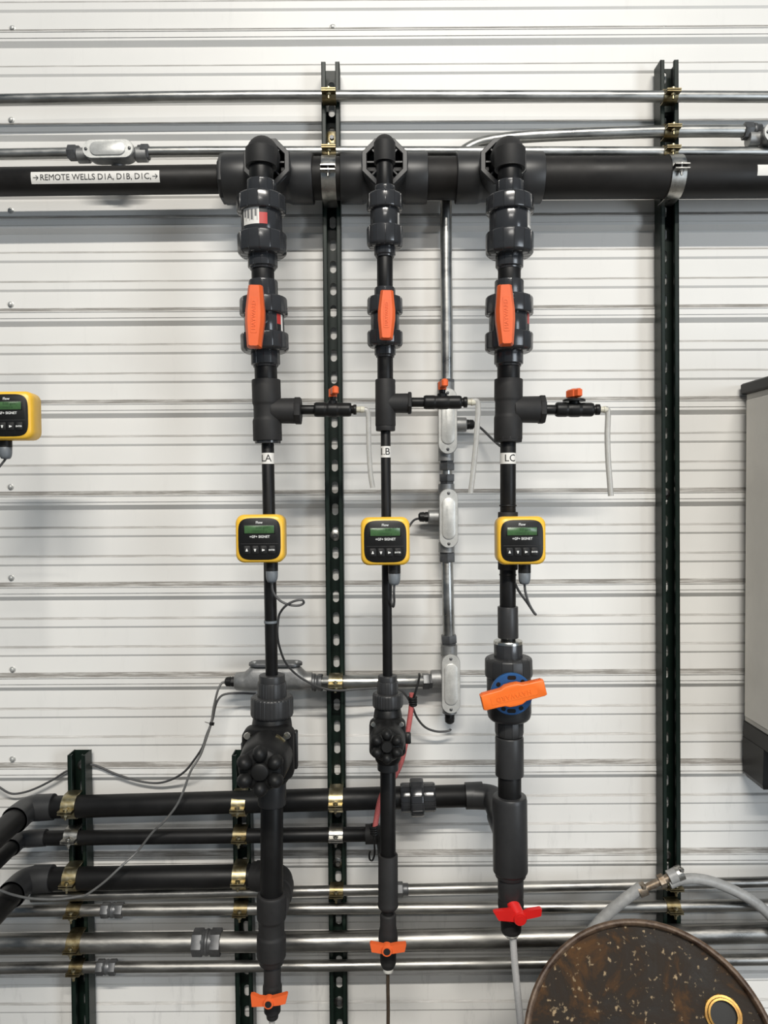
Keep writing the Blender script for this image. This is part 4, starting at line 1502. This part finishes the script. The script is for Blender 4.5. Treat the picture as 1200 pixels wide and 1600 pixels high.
yc1 = knots([(60, 1401), (200, 1397.5), (500, 1392), (660, 1389), (1100, 1380), (1200, 1378)])
yc2 = knots([(0, 1424), (50, 1423), (500, 1419.5), (1000, 1416.5), (1200, 1414)])
yc3 = knots([(0, 1475), (50, 1474), (500, 1471), (1150, 1458.5), (1200, 1457)])
yc4 = knots([(0, 1513), (50, 1512), (500, 1509), (1150, 1500), (1200, 1499)])
WL = 0.053 + .012
k1 = conduit('uppermost of the four lower conduits, just below the lowest plastic pipe', yc1, WL, 8.0, 50, 1290, 'old_galvanized')
coupling(k1, yc1, WL, 617, 638, 11.5, 'single')
k2 = conduit('second of the four lower conduits, counted from the top', yc2, WL, 9.0, -60, 1290, 'old_galvanized')
coupling(k2, yc2, WL, 159, 193, 12.0)
k3 = conduit('thickest lower conduit, third of the four', yc3, 0.053 + .022, 15.2, -60, 1290, 'old_galvanized')
coupling(k3, yc3, 0.053 + .022, 302, 346, 20.5)
k4 = conduit('lowest of the four conduits near the bottom edge', yc4, WL, 8.6, -60, 1290, 'old_galvanized')
coupling(k4, yc4, WL, 152, 182, 12.0)

# bent conduit: from behind the header out to the right
WVC = 0.036
bend = [(697, 420, WVC), (697, 330, WVC), (697.5, 290, WVC), (703, 262, WVC), (717, 243, WVC), (742, 227, WVC + .002), (775, 218.5, WU - .018), (830, 213, WU - .004), (920, 209, WU), (1020, 206, WU), (1100, 205, WU), (1166, 205, WU)]
root = thing('conduit', P(697, 600, WVC), 'galvanized conduit curving from behind the LC tee to the right edge', 'conduit', 'galvanized conduit runs')
mb = MB().tube(smooth_path([P(*q) for q in bend], 6) , 9.0 * S(WVC), 24)
obj('tube', mb, 'galvanized', root)
mb = MB().tube(smooth_path([P(697, 418, WVC), P(698, 500, WVC), P(698.5, 606, WVC)], 6), 9.2 * S(WVC), 24)
obj('tube', mb, 'galvanized', root)
yv3 = lambda x: 205
hcol('hex_nut', yv3, WU, [(1161, 13), (1175, 13)], 'connector_metal', root, n=6)
hcol('hex_nut', yv3, WU, [(1175, 12), (1180, 12), (1180.5, 10.5), (1188, 10.5)], 'connector_metal', root, n=20)
XV = knots([(593, 698), (735, 698), (757, 698), (878, 698.5), (992, 701), (1010, 702)])
root = thing('conduit', P(701, 992, WVC), 'short galvanized vertical conduit between the middle and lowest conduit boxes', 'conduit', 'galvanized conduit runs')
vcol('tube', XV, WVC, [(868, 9.4), (1000, 9.4)], 'galvanized', root)
vcol('hex_nut', XV, WVC, [(863, 13), (878, 13)], 'connector_metal', root, n=6)
vcol('hex_nut', XV, WVC, [(992, 13.2), (1004, 13.2), (1004.5, 11.5), (1010, 11.5)], 'connector_metal', root, n=6)
root = thing('conduit', P(698, 750, WVC), 'stubby galvanized nipple joining the upper and middle conduit boxes', 'conduit', 'galvanized conduit runs')
vcol('tube', XV, WVC, [(728, 8.5), (748, 8.5)], 'galvanized', root)
vcol('hex_nut', XV, WVC, [(719, 11.5), (723.5, 11.5), (724, 12.8), (735, 12.8)], 'connector_metal', root, n=6)
vcol('hex_nut', XV, WVC, [(741, 12.8), (752, 12.8), (752.5, 11.5), (757, 11.5)], 'connector_metal', root, n=6)
yh1 = knots([(490, 1066.5), (700, 1064)])
wh1 = knots([(490, .062), (530, .066), (690, .045)])
root = thing('conduit', P(580, 1077, .06), 'short horizontal galvanized conduit behind the LB pipe above its diaphragm valve', 'conduit', 'galvanized conduit runs')
hcol('tube', yh1, wh1, [(495, 10.8), (670, 10.8)], 'galvanized', root, c=.4)
hcol('hex_nut', yh1, wh1, [(488, 14), (493, 14), (493.5, 12), (497, 12), (497.5, 13.5), (504, 13.5)], 'connector_metal', root, n=20)
hcol('hex_nut', yh1, wh1, [(660, 12.8), (670, 12.8), (670.5, 11.5), (675, 11.5)], 'connector_metal', root, n=6)


def screw_at(M, x, y, z, r, parent):
    c = M @ V((x, y, z)); oz = (M.to_3x3() @ V((0, 0, 1))).normalized()
    mb = MB().lathe([(c, r), (c + oz * r * .5, r * .9), (c + oz * r * .75, r * .55), (c + oz * r * .75, 0)], n=12, axis=oz)
    o = obj('screw', mb, 'connector_metal', parent)
    mb = MB().box(M, x, y, z + r * .76, r * 1.5, r * .28, .0004)
    obj('screw_slot', mb, 'black_print', o, smooth=0) if False else None
    return o


def conduit_box(label, M, length, width, depth, hubs, cover=True, words=None, cov_l=None, hubname='hub'):
    """cast conduit fitting: stadium body along local y with a screwed cover facing local z"""
    loc = M @ V((0, 0, 0))
    root = thing('conduit_box', loc, label, 'conduit box', 'cast metal conduit boxes')
    mb = MB()
    cl = cov_l or length
    st = stadium(cl, width); sb = stadium(length, width * .86)
    s2 = stadium(cl * .98, width * .90)
    mb.outline(M, [(scaled(s2, .80), -depth), (scaled(s2, .95), -depth * .8), (s2, -depth * .35), (st, -depth * .2), (st, 0)])
    obj('body', mb, 'cast_metal', root, smooth=40)
    for h in hubs:
        a, b, r = h[:3]
        a = M @ V(a); b = M @ V(b)
        d = (b - a)
        mb = MB().lathe([(a, r), (b - d.normalized() * .002, r), (b, r * .9), (b, 0)], n=28)
        obj(hubname, mb, 'cast_metal', root)
    if cover:
        c1 = stadium(cl * .985, width * .965)
        mb = MB().outline(M, [(c1, .0004), (c1, .0026), (scaled(c1, .975, .992), .0034)])
        cv = obj('cover', mb, 'cover_metal', root, smooth=35)
        p1 = stadium(cl * .70, width * .72); p2 = stadium(cl * .665, width * .62)
        mb = MB().outline(M, [(p1, .0030), (stadium(cl * .69, width * .69), .0062), (p2, .0070)])
        obj('raised_panel', mb, 'cover_metal', cv, smooth=50)
        for s in (-1, 1):
            screw_at(M, 0, s * cl * .425, .0034, .0036, cv)
        if words:
            obj('raised_lettering', text_mb(words, .0075, M=M @ Matrix.Translation((-width * .09, 0, .0070)) @ Matrix.Rotation(PI / 2, 4, 'Z'), extrude=.0004, spacing=1.1), 'cover_metal', cv, smooth=0)
    return root


def gland(parent, a, d, r, ln, mtl='black_plastic'):
    mb = MB().lathe([(a, r), (a + d * ln * .35, r), (a + d * ln * .36, r * .9), (a + d * ln * .45, r * .9), (a + d * ln * .46, r), (a + d * ln * .85, r * .93), (a + d * ln, r * .55), (a + d * ln, 0)], n=12)
    return obj('cable_gland', mb, mtl, parent, smooth=30)


wbx = 0.064
sv = S(wbx)
# upper box, partly behind the LB sampling valve
c1 = P(699.5, 658, wbx)
M1 = face(c1)
bx1 = conduit_box('upper silver conduit box on the vertical conduit, behind the LB sampling valve', M1, 116 * sv, 29.5 * sv, .046,
                  [((-.002, 62 * sv, -.025), (-.002, 40 * sv, -.025), .0195), ((-.002, -61 * sv, -.025), (-.002, -40 * sv, -.025), .0180),
                   ((10 * sv, -4 * sv, -.025), (31 * sv, -4 * sv, -.025), .0165)], words='CROUSE-HINDS', cov_l=103 * sv)
gland(bx1, M1 @ V((30 * sv, -4 * sv, -.025)), V((1, 0, 0)), .0115, .020)
vcol('hex_nut', XV, WVC, [(593, 12.8), (603, 12.8), (603.5, 11.3), (607, 11.3), (607.5, 12.3), (612, 12.3)], 'connector_metal', bx1, n=6)
# middle box
c2 = P(701, 810, wbx)
M2 = face(c2)
bx2 = conduit_box('middle silver conduit box with its cable gland pointing left', M2, 108 * sv, 29.5 * sv, .046,
                  [((-.003, 54 * sv, -.025), (-.003, 38 * sv, -.025), .0185), ((-.003, -54 * sv, -.025), (-.003, -38 * sv, -.025), .0185),
                   ((-10 * sv, 2 * sv, -.025), (-31 * sv, 2 * sv, -.025), .0160)], words='CROUSE-HINDS', cov_l=93 * sv)
gland(bx2, M2 @ V((-30 * sv, 2 * sv, -.025)), V((-1, 0, 0)), .0115, .024)
# lower box
c3 = P(704.5, 1068.5, wbx)
M3 = face(c3)
bx3 = conduit_box('lowest silver conduit box with its cable gland pointing down', M3, 112 * sv, 29.5 * sv, .046,
                  [((-.002, 58 * sv, -.025), (-.002, 40 * sv, -.025), .0190), ((-.001, -51 * sv, -.025), (-.001, -38 * sv, -.025), .0165),
                   ((-10 * sv, 5 * sv, -.022), (-31 * sv, 5 * sv, -.022), .0195)], words='CROUSE-HINDS', cov_l=94 * sv)
gland(bx3, M3 @ V((-.001, -50 * sv, -.025)), V((0, 0, -1)), .0115, .026)
# T box above the header label
wt = WU + .030
c4 = P(169, 233, wt)
M4 = face(c4, PI / 2 + .012)
s4 = S(wt)
bx4 = conduit_box('silver T-shaped conduit box above the white header label', M4, 104 * s4, 29 * s4, .046,
                  [((0, -54 * s4, -.030), (0, -36 * s4, -.030), .0165), ((0, 54 * s4, -.030), (0, 36 * s4, -.030), .0165),
                   ((0, -4 * s4, -.048), (-36 * s4, -4 * s4, -.049), .0155)], cov_l=79 * s4)
hcol('hex_nut', yu2, WU, [(107, 10.5), (108, 11.8), (120, 11.8), (121, 10.5), (126, 10.5)], 'connector_metal', bx4, n=6)
hcol('hex_nut', yu2, WU, [(216, 10.5), (221, 10.5), (222, 11.8), (233, 11.8), (234, 10.5)], 'connector_metal', bx4, n=6)
# box cut by the right edge
c5 = P(1233, 207, wt)
M5 = face(c5, PI / 2)
bx5 = conduit_box('silver conduit box cut off by the right edge above the header', M5, 98 * s4, 34 * s4, .046, [((0, 54 * s4, -.030), (0, 36 * s4, -.030), .0170)], cov_l=80 * s4)
# side-on box at lower left of the LA drop
wl = 0.062
sl = S(wl)
lbx = thing('conduit_box', P(428, 1078, wl), 'silver conduit box lying sideways behind the LA union, cover facing up', 'conduit box', 'cast metal conduit boxes')
mb = MB()
c = P(428, 1064, wl)
M = Matrix.Translation(c)
rr = []
for x, r, up_ in ((-61, 12, 0), (-58, 14.5, 0), (-46, 15.5, 0), (-40, 16, 4), (-36, 16, 9), (-30, 16, 12), (36, 16, 12), (42, 16, 7), (48, 15, 2), (52, 14, 0), (60, 14, 0)):
    ring = []
    for k in range(20):
        a = 2 * PI * k / 20
        zz_ = math.sin(a) * r * .95 + (up_ if math.sin(a) > 0.2 else 0)
        ring.append(c + V((x * sl, -math.cos(a) * r * sl, (zz_) * sl)))
    rr.append(ring)
mb.loft(rr)
obj('body', mb, 'cast_metal', lbx, smooth=50)
Mc = Matrix.Translation(c + V((3 * sl, 0, 25.5 * sl)))
o2 = [(p[1], p[0]) for p in stadium(84 * sl, 32 * sl)]
mb = MB().outline(Mc, [(o2, 0), (o2, 3.5 * sl), (scaled(o2, .97), 4.5 * sl)])
cv = obj('cover', mb, 'connector_metal', lbx, smooth=35)
for sx in (-33, 33):
    p = c + V(((3 + sx) * sl, -.004, 29.5 * sl))
    mb = MB().lathe([(p, .0045), (p + V((0, 0, .003)), .004), (p + V((0, 0, .003)), 0)], n=10, axis=V((0, 0, 1)))
    obj('screw', mb, 'screw_head', cv)
gland(lbx, P(368, 1065, wl), V((-1, 0, 0)), .0115, .024)


# ================================================================== PIPE CLAMPS
def clamp(label, px, yf, w, hw, m, drop_x=None, boltm='zinc_gold', width=.031, ear=.017):
    """two strap halves round the pipe, hooked in the strut, bolted through ears in front"""
    c = P(px, yf(px), w)
    r = hw * S(w) + .0014
    root = thing('pipe_clamp', c - V((0, 0, r)), label, 'clamp', 'two-piece strut pipe clamps')
    M = Matrix(((1, 0, 0, c.x), (0, 1, 0, c.y), (0, 0, 1, c.z), (0, 0, 0, 1)))
    hx = width / 2
    back = -0.050 - c.y       # local y of the strut lips
    for s in (1, -1):
        path = []
        # from the strut: leave the slot and wrap to the front
        path.append((min(back + .006, r * .98), s * r * 0.98))
        path.append((r * .55, s * r))
        for k in range(0, 11):
            a = PI / 2 + (PI / 2 - .10) * k / 10
            path.append((math.cos(a) * r, s * math.sin(a) * r))
        zf = s * math.sin(PI - .10) * r
        zf = s * max(abs(zf), .0022)
        path.append((-r - .004, zf))
        path.append((-r - ear, zf))
        mb = MB().ribbon(M, path, .0024, -hx, hx)
        obj('strap', mb, m, root, smooth=40)
    yb = -r - ear * .52
    b = M @ V((0, yb, 0))
    up = V((0, 0, 1))
    sg = 1 if px > 0 and yf(px) < 770 else -1
    mb = MB().lathe([(b + up * .0045, .0056), (b + up * .0075, .0054), (b + up * .0088, .0035), (b + up * .0088, 0)], n=12, axis=up)
    obj('bolt_head', mb, boltm, root)
    mb = MB().lathe([(b + up * .004, .0026), (b - up * .0170, .0026), (b - up * .0175, 0)], n=10)
    obj('bolt', mb, boltm, root)
    mb = MB().lathe([(b - up * .0045, .0055), (b - up * .0090, .0055), (b - up * .0095, .005), (b - up * .0095, 0)], n=6)
    obj('nut', mb, boltm, root, smooth=20)
    return root


yu3 = lambda x: 206 + (1020 - x) * .003
for a in (
    ('dark gold clamp on the topmost conduit at the middle strut', 514.5, yu1, WU, 8.4, 'dark_gold'),
    ('dark gold clamp on the conduit touching the header at the middle strut', 514.5, yu2, WU, 8.0, 'dark_gold'),
    ('dull grey steel clamp around the header at the middle strut', 515, yh, WH, 31.5, 'zinc'),
    ('gold clamp on the short horizontal conduit at the middle strut', 525, yh1, .0665, 10.8, 'zinc_gold'),
    ('gold clamp on the top plastic pipe at the middle strut', 525.5, y1, W1, 17.2, 'zinc_gold'),
    ('dull clamp on the thin plastic pipe at the middle strut', 525.5, y2, W2, 11.3, 'zinc'),
    ('dark gold clamp on the uppermost lower conduit at the middle strut', 526, yc1, WL, 8.0, 'dark_gold'),
    ('gold clamp on the topmost conduit at the right strut', 1046, yu1, WU, 8.4, 'dark_gold'),
    ('gold clamp on the curving conduit at the right strut', 1046.5, yu3, WU, 9.4, 'dark_gold'),
    ('gold clamp on the conduit touching the header at the right strut', 1046, yu2, WU, 8.0, 'dark_gold'),
    ('dull grey steel clamp around the header at the right strut', 1050, yh, WH, 31.2, 'zinc'),
    ('dark gold clamp on the uppermost lower conduit at the right strut, under the grey hose', 1051, yc1, WL, 8.0, 'dark_gold'),
    ('gold clamp on the second lower conduit at the right strut', 1050, yc2, WL, 9.0, 'dark_gold'),
    ('gold clamp on the top plastic pipe at the far left strut', 112, y1, W1, 17.2, 'zinc_gold'),
    ('dull clamp on the thin plastic pipe at the far left strut', 114, y2, W2, 11.3, 'zinc'),
    ('gold clamp on the lowest plastic pipe at the far left strut', 114, y3, W3, 17.6, 'zinc_gold'),
    ('dark gold clamp on the second lower conduit at the far left strut', 117, yc2, WL, 9.0, 'dark_gold'),
    ('dark gold clamp on the thickest lower conduit at the far left strut', 119, yc3, .075, 15.2, 'dark_gold'),
    ('dark gold clamp on the lowest conduit at the far left strut', 121, yc4, WL, 8.6, 'dark_gold'),
    ('bright gold clamp on the top plastic pipe just below the LA knob', 375, y1, W1, 17.2, 'zinc_gold'),
    ('dull gold clamp on the thin plastic pipe at the strut behind the LA leg', 376, y2, W2, 11.3, 'dark_gold'),
    ('bright gold clamp on the lowest plastic pipe at the strut behind the LA leg', 376, y3, W3, 17.6, 'zinc_gold'),
    ('dark gold clamp on the second lower conduit at the strut behind the LA leg', 377, yc2, WL, 9.0, 'dark_gold'),
):
    clamp(*a, boltm='zinc' if 'header' in a[0] and 'around' in a[0] else ('zinc_gold' if a[5] != 'zinc' else 'zinc'))

# ================================================================== LOOSE CABLES
o = obj('cable', cable([(352, 1065, .062), (346, 1068, .064), (340, 1080, .07), (334, 1105, .075), (330, 1130, .08), (322, 1155, .09), (313, 1180, .1), (298, 1205, .115), (287, 1235, .12), (275, 1260, .12), (256, 1284, .12), (238, 1301, .11), (215, 1330, .10), (190, 1353, .12), (163, 1378, .13), (135, 1398, .13), (122, 1401, .13), (90, 1405, .15), (50, 1404, .18), (20, 1398, .21), (0, 1391, .23), (-30, 1380, .24)], .0026), 'cable_light')
tag(o, 'light grey cable dropping diagonally across the three plastic pipes to the left edge', 'cable')
o = obj('cable', cable([(400, 1084, .04), (375, 1083, .05), (355, 1084, .06), (344, 1089, .067), (337, 1102, .071), (332, 1125, .076), (323, 1148, .084), (316, 1168, .09), (303, 1188, .07), (288, 1206, .05), (268, 1218, .03), (245, 1223.5, .02), (215, 1220, .018), (180, 1209, .018), (155, 1198, .02), (140, 1194.5, .022), (128, 1196, .006)], .0026), 'cable_grey')
tag(o, 'dark grey cable sagging from the sideways conduit box to the far left strut', 'cable')
o = obj('cable', cable([(128, 1196, .006), (104, 1205, .02), (85, 1217, .02), (60, 1230, .02), (38, 1238, .022), (18, 1240, .025), (2, 1232, .03), (-20, 1215, .03)], .0026), 'cable_grey')
tag(o, 'dark grey cable between the far left strut and the left edge', 'cable')
o = obj('zip_tie', MB().lathe([(P(331.5, 1128.5, .078), .0055), (P(330.5, 1133, .079), .0055)], n=12).tube([P(330, 1131, .083), P(323, 1129, .085), P(320, 1128, .085)], .0008, 6), 'black_plastic')
tag(o, 'small black zip tie bundling the two cables left of the LA valve', 'zip tie')
o = obj('cable', cable([(704, 1139, .038), (703, 1141, .038), (695, 1143, .04), (680, 1142.5, .045), (664, 1136, .05), (652, 1122, .055), (645, 1106, .06), (638, 1092, .07), (628, 1080, .085), (618, 1077, .09)], .0026), 'cable_grey')
tag(o, 'dark cable curving from under the lowest conduit box to the LB union', 'cable')
o = obj('cable', cable([(655, 810, .04), (648, 812, .05), (643, 817, .08), (637, 826, .16), (628, 840, .20), (616, 852, .235)], .0026), 'cable_grey')
tag(o, 'short dark cable from the middle conduit box to behind the LB transmitter', 'cable')
o = obj('cable', cable([(742, 665, .04), (750, 668, .055), (758, 675, .085), (770, 687, .14), (782, 697, .21), (792, 702, .232)], .0028), 'cable_grey')
tag(o, 'short dark cable from the upper conduit box to the LC pipe', 'cable')

# ---- bungee cord
bg = thing('bungee_cord', P(585, 1345, .2), 'red bungee cord with black hooks tied behind the LB diaphragm valve', 'bungee cord')
mb = MB().tube(smooth_path([P(*q) for q in ((643.5, 1083, .13), (643, 1100, .13), (640, 1125, .135), (634, 1160, .145), (627, 1190, .155), (617, 1212, .165), (604, 1228, .175), (594, 1250, .18), (588, 1280, .185), (584.5, 1304, .19))], 6), 4.2 * S(.15), 12)
obj('cord', mb, 'bungee_red', bg)
for (x, y, w_, t) in ((644.5, 1095, .13, 0), (584, 1296, .188, 0)):
    mb = MB()
    for k in range(4):
        cc = P(x + .3 * k, y - 5 + 3.6 * k, w_)
        rg = []
        R_ = (5.6 - .3 * k) * S(w_)
        mb.tube([cc + V((math.cos(a) * R_, math.sin(a) * R_, math.sin(a) * .001)) for a in [2 * PI * i / 14 for i in range(15)]], 2.1 * S(w_), 8)
    obj('wire_wrap', mb, 'black_plastic', bg)
mb = MB().tube(smooth_path([P(*q) for q in ((645, 1094, .137), (649, 1082, .137), (653.5, 1066, .13), (655.5, 1056, .115), (655, 1053, .095), (655, 1056, .078))], 6), 1.8 * S(.13), 8)
obj('hook', mb, 'black_plastic', bg)
mb = MB().tube(smooth_path([P(*q) for q in ((584, 1306, .195), (585, 1320, .195), (585, 1335, .195), (582, 1344, .195), (578, 1343, .195), (577, 1336, .195), (578.5, 1330, .195))], 6), 1.5 * S(.19), 8)
obj('hook', mb, 'black_plastic', bg)

# ================================================================== GREY HOSE WITH BARB FITTING (lower right)
wq = .115
o = obj('hose', MB().tube(smooth_path([P(*q) for q in ((1002, 1386, wq), (990, 1395, wq), (970, 1410, wq), (948, 1429, wq), (930, 1448, wq), (918, 1466, wq), (910, 1488, wq))], 6), .0125, 16), 'hose_grey')
tag(o, 'grey hose running from the hose fitting down behind the rusty drum', 'hose')
o = obj('hose', MB().tube(smooth_path([P(*q) for q in ((1046, 1381, wq), (1062, 1375, wq), (1085, 1373, wq), (1110, 1377, wq), (1135, 1386, wq), (1160, 1398, wq), (1185, 1414, wq), (1210, 1440, wq), (1235, 1490, wq))], 6), .0115, 16), 'hose_grey')
tag(o, 'grey hose arching from the right strut out of the right edge', 'hose')
hf = thing('hose_fitting', P(1030, 1385, wq), 'rusty metal hose barb with worm clamps in front of the right strut', 'fitting')
pA, pB = P(996, 1393, wq), P(1062, 1364, wq)
d = (pB - pA)
mb = MB().lathe([(pA, .008), (pA + d * .55, .0085), (pA + d * .9, .0105), (pB, .0105)], n=18)
obj('barb', mb, 'brass_rust', hf)
mb = MB().lathe([(pA + d * .52, .0145), (pA + d * .64, .0145)], n=6)
obj('hex_nut', mb, 'brass_rust', hf, smooth=20)
mb = MB().lathe([(pA + d * .74, .0155), (pA + d * .99, .0155)], n=18)
obj('hose_end', mb, 'hose_grey', hf)
for t0, t1, r in ((.02, .20, .0150), (.93, 1.06, .0165)):
    mb = MB().lathe([(pA + d * t0, r), (pA + d * t1, r)], n=20)
    w_ = obj('worm_clamp', mb, 'brass_rust' if t0 < .5 else 'zinc', hf)
    cc = pA + d * ((t0 + t1) / 2) + OUT * r * .6 + V((0, 0, r * .75))
    mb = MB().box(Matrix.Translation(cc), 0, 0, 0, .010, .012, .010, .002)
    obj('clamp_screw', mb, 'brass_rust' if t0 < .5 else 'zinc', w_)

# ================================================================== DRUM
WD = 0.60
el, az = 0.55, -0.26
cD = P(1016, 1657, WD)
rD = 0.198
nD = V((math.sin(az) * math.cos(el), -math.cos(az) * math.cos(el), math.sin(el)))
Ld = 0.43
dr = thing('steel_drum', V((cD.x, cD.y + .2, 0.0)), 'rusty dark steel drum tipped towards the viewer at lower right', 'drum')
mb = MB()
pr = [(-.013, 0), (-.0130, .06), (-.0125, .12), (-.013, .170), (-.0145, .186), (-.012, .190)]
mb.lathe([(cD + nD * a, b) for a, b in pr], n=64, axis=nD)
obj('lid', mb, 'rusty_steel', dr)
mb = MB()
pr = [(-.014, .1885), (-.002, .1905), (.0010, .1935), (.0012, .1965), (-.002, .2000), (-.009, .2005), (-.013, .198), (-.015, .1955), (-.015, .1895)]
aa, cc_ = frame(nD)
mb.loft([[cD + nD * a + (aa * math.cos(2 * PI * k / 72) + cc_ * math.sin(2 * PI * k / 72)) * b for k in range(72)] for a, b in pr], cap=False, closed=True)
obj('rim', mb, 'rim_rust', dr)
pr = [(-.014, .1945), (-Ld * .32, .1945), (-Ld * .335, .200), (-Ld * .35, .1945), (-Ld * .64, .1945), (-Ld * .655, .200), (-Ld * .67, .1945), (-Ld + .012, .1945), (-Ld + .008, .199), (-Ld, .199), (-Ld, 0)]
mb = MB().lathe([(cD + nD * a, b) for a, b in pr], n=64, axis=nD)
obj('shell', mb, 'rusty_steel', dr)
# bung
ray = (FW + RT * ((1130 - 600) / FPX) + UP * ((800 - 1586) / FPX))
pl = cD + nD * -.0128
tt = (pl - CP).dot(nD) / ray.dot(nD)
bc = CP + ray * tt
mb = MB()
pr = [(0, .0300), (.002, .0300), (.004, .0280), (.0045, .0245), (.0085, .0235), (.009, .0205), (.001, .0200)]
a8, c8 = frame(nD)
mb.loft([[bc + nD * a + (a8 * math.cos(2 * PI * k / 8 + .2) + c8 * math.sin(2 * PI * k / 8 + .2)) * b if b > .0275 else bc + nD * a + (a8 * math.cos(2 * PI * k / 8 + .2) + c8 * math.sin(2 * PI * k / 8 + .2)) * b for k in range(8)] for a, b in pr[:3]], cap=False)
obj('bung_flange', mb, 'bung_gold', dr, smooth=25)
mb = MB().lathe([(bc + nD * a, b) for a, b in pr[2:]], n=28, axis=nD, cap=False)
obj('bung_collar', mb, 'bung_gold', dr)
mb = MB().lathe([(bc + nD * .0012, .0202), (bc + nD * .0014, 0)], n=24, axis=nD)  # flat black disc on the lid, painted shade for the open bung's inside
obj('bung_shade_disc', mb, 'black_rubber', dr)
# timber cradle under the drum (below the frame)
lowc = cD - nD * (Ld * .5)
for f, wdt in ((.22, .34), (.80, .34)):
    q = cD - nD * (Ld * f)
    zt = q.z - .1945 / math.cos(el) - .004
    mb = MB().box(Matrix.Translation((q.x, q.y, max(zt, .03) / 2)), 0, 0, 0, wdt, .07, max(zt, .03), .004)
    obj('cradle_block', mb, 'wood', dr, smooth=0)

# ================================================================== WALL CABINET
wk = 0.012
kb = P(1157, 860, wk)
zt = P(1157, 600, wk).z
zc = P(1157, 617, wk).z
zl = P(1157, 1124, wk).z
zb = P(1157, 1150, wk).z
zf = P(1157, 1210, wk).z
x0 = kb.x
cw, cdp = .42, .36
cab = thing('storage_cabinet', V((x0 + cw / 2, -wk - cdp / 2, zf)), 'grey plastic cabinet with black top and feet cut by the right edge', 'cabinet')
I = Matrix.Identity(4)
yc = -wk - cdp / 2
mb = MB().box(I, x0 + cw / 2 + .004, yc, (zc + zl) / 2, cw - .008, cdp - .012, zc - zl + .006, .004)
obj('body', mb, 'cabinet_grey', cab, smooth=30)
mb = MB().box(I, x0 + cw / 2, yc, (zt + zc) / 2, cw + .004, cdp + .004, zt - zc, .003)
obj('top_cap', mb, 'black_plastic', cab, smooth=30)
mb = MB().box(I, x0 + cw / 2 + .004, yc, (zl + zb) / 2, cw - .004, cdp - .008, zl - zb + .002, .003)
obj('base', mb, 'black_plastic', cab, smooth=30)
for fx in (x0 + .035, x0 + cw - .035):
    for fy in (-wk - .055, -wk - cdp + .05):
        M = Matrix.Translation((fx, fy, 0))
        mb = MB()
        for (z_, hx_, hy_) in ((zb + .002, .028, .050), (zf + .02, .026, .045), (zf, .020, .038)):
            pass
        mb.loft([[M @ V((sx * hx_, sy * hy_, z_)) for sx, sy in ((-1, -1), (1, -1), (1, 1), (-1, 1))] for z_, hx_, hy_ in ((zb + .002, .030, .050), (zf + .012, .030, .046), (zf, .024, .038))])
        obj('foot', mb, 'black_plastic', cab, smooth=0)
for k in (0, 1):
    dx = x0 + .006 + (cw - .012) * (k + .5) / 2
    mb = MB().box(I, dx, -wk - cdp - .002, (zc + zl) / 2, (cw - .012) / 2 - .003, .014, zc - zl - .01, .003)
    dd = obj('door', mb, 'cabinet_grey', cab, smooth=30)
    mb = MB().box(I, x0 + cw / 2 + (-.03 if k == 0 else .03), -wk - cdp - .014, (zc + zl) / 2, .012, .014, .09, .003)
    obj('handle', mb, 'black_plastic', dd, smooth=30)
mb = MB().box(I, x0 + .0015, yc, (zc + zl) / 2, .004, cdp - .05, zc - zl - .03, .0015)
obj('side_panel', mb, 'cabinet_grey', cab, smooth=30)
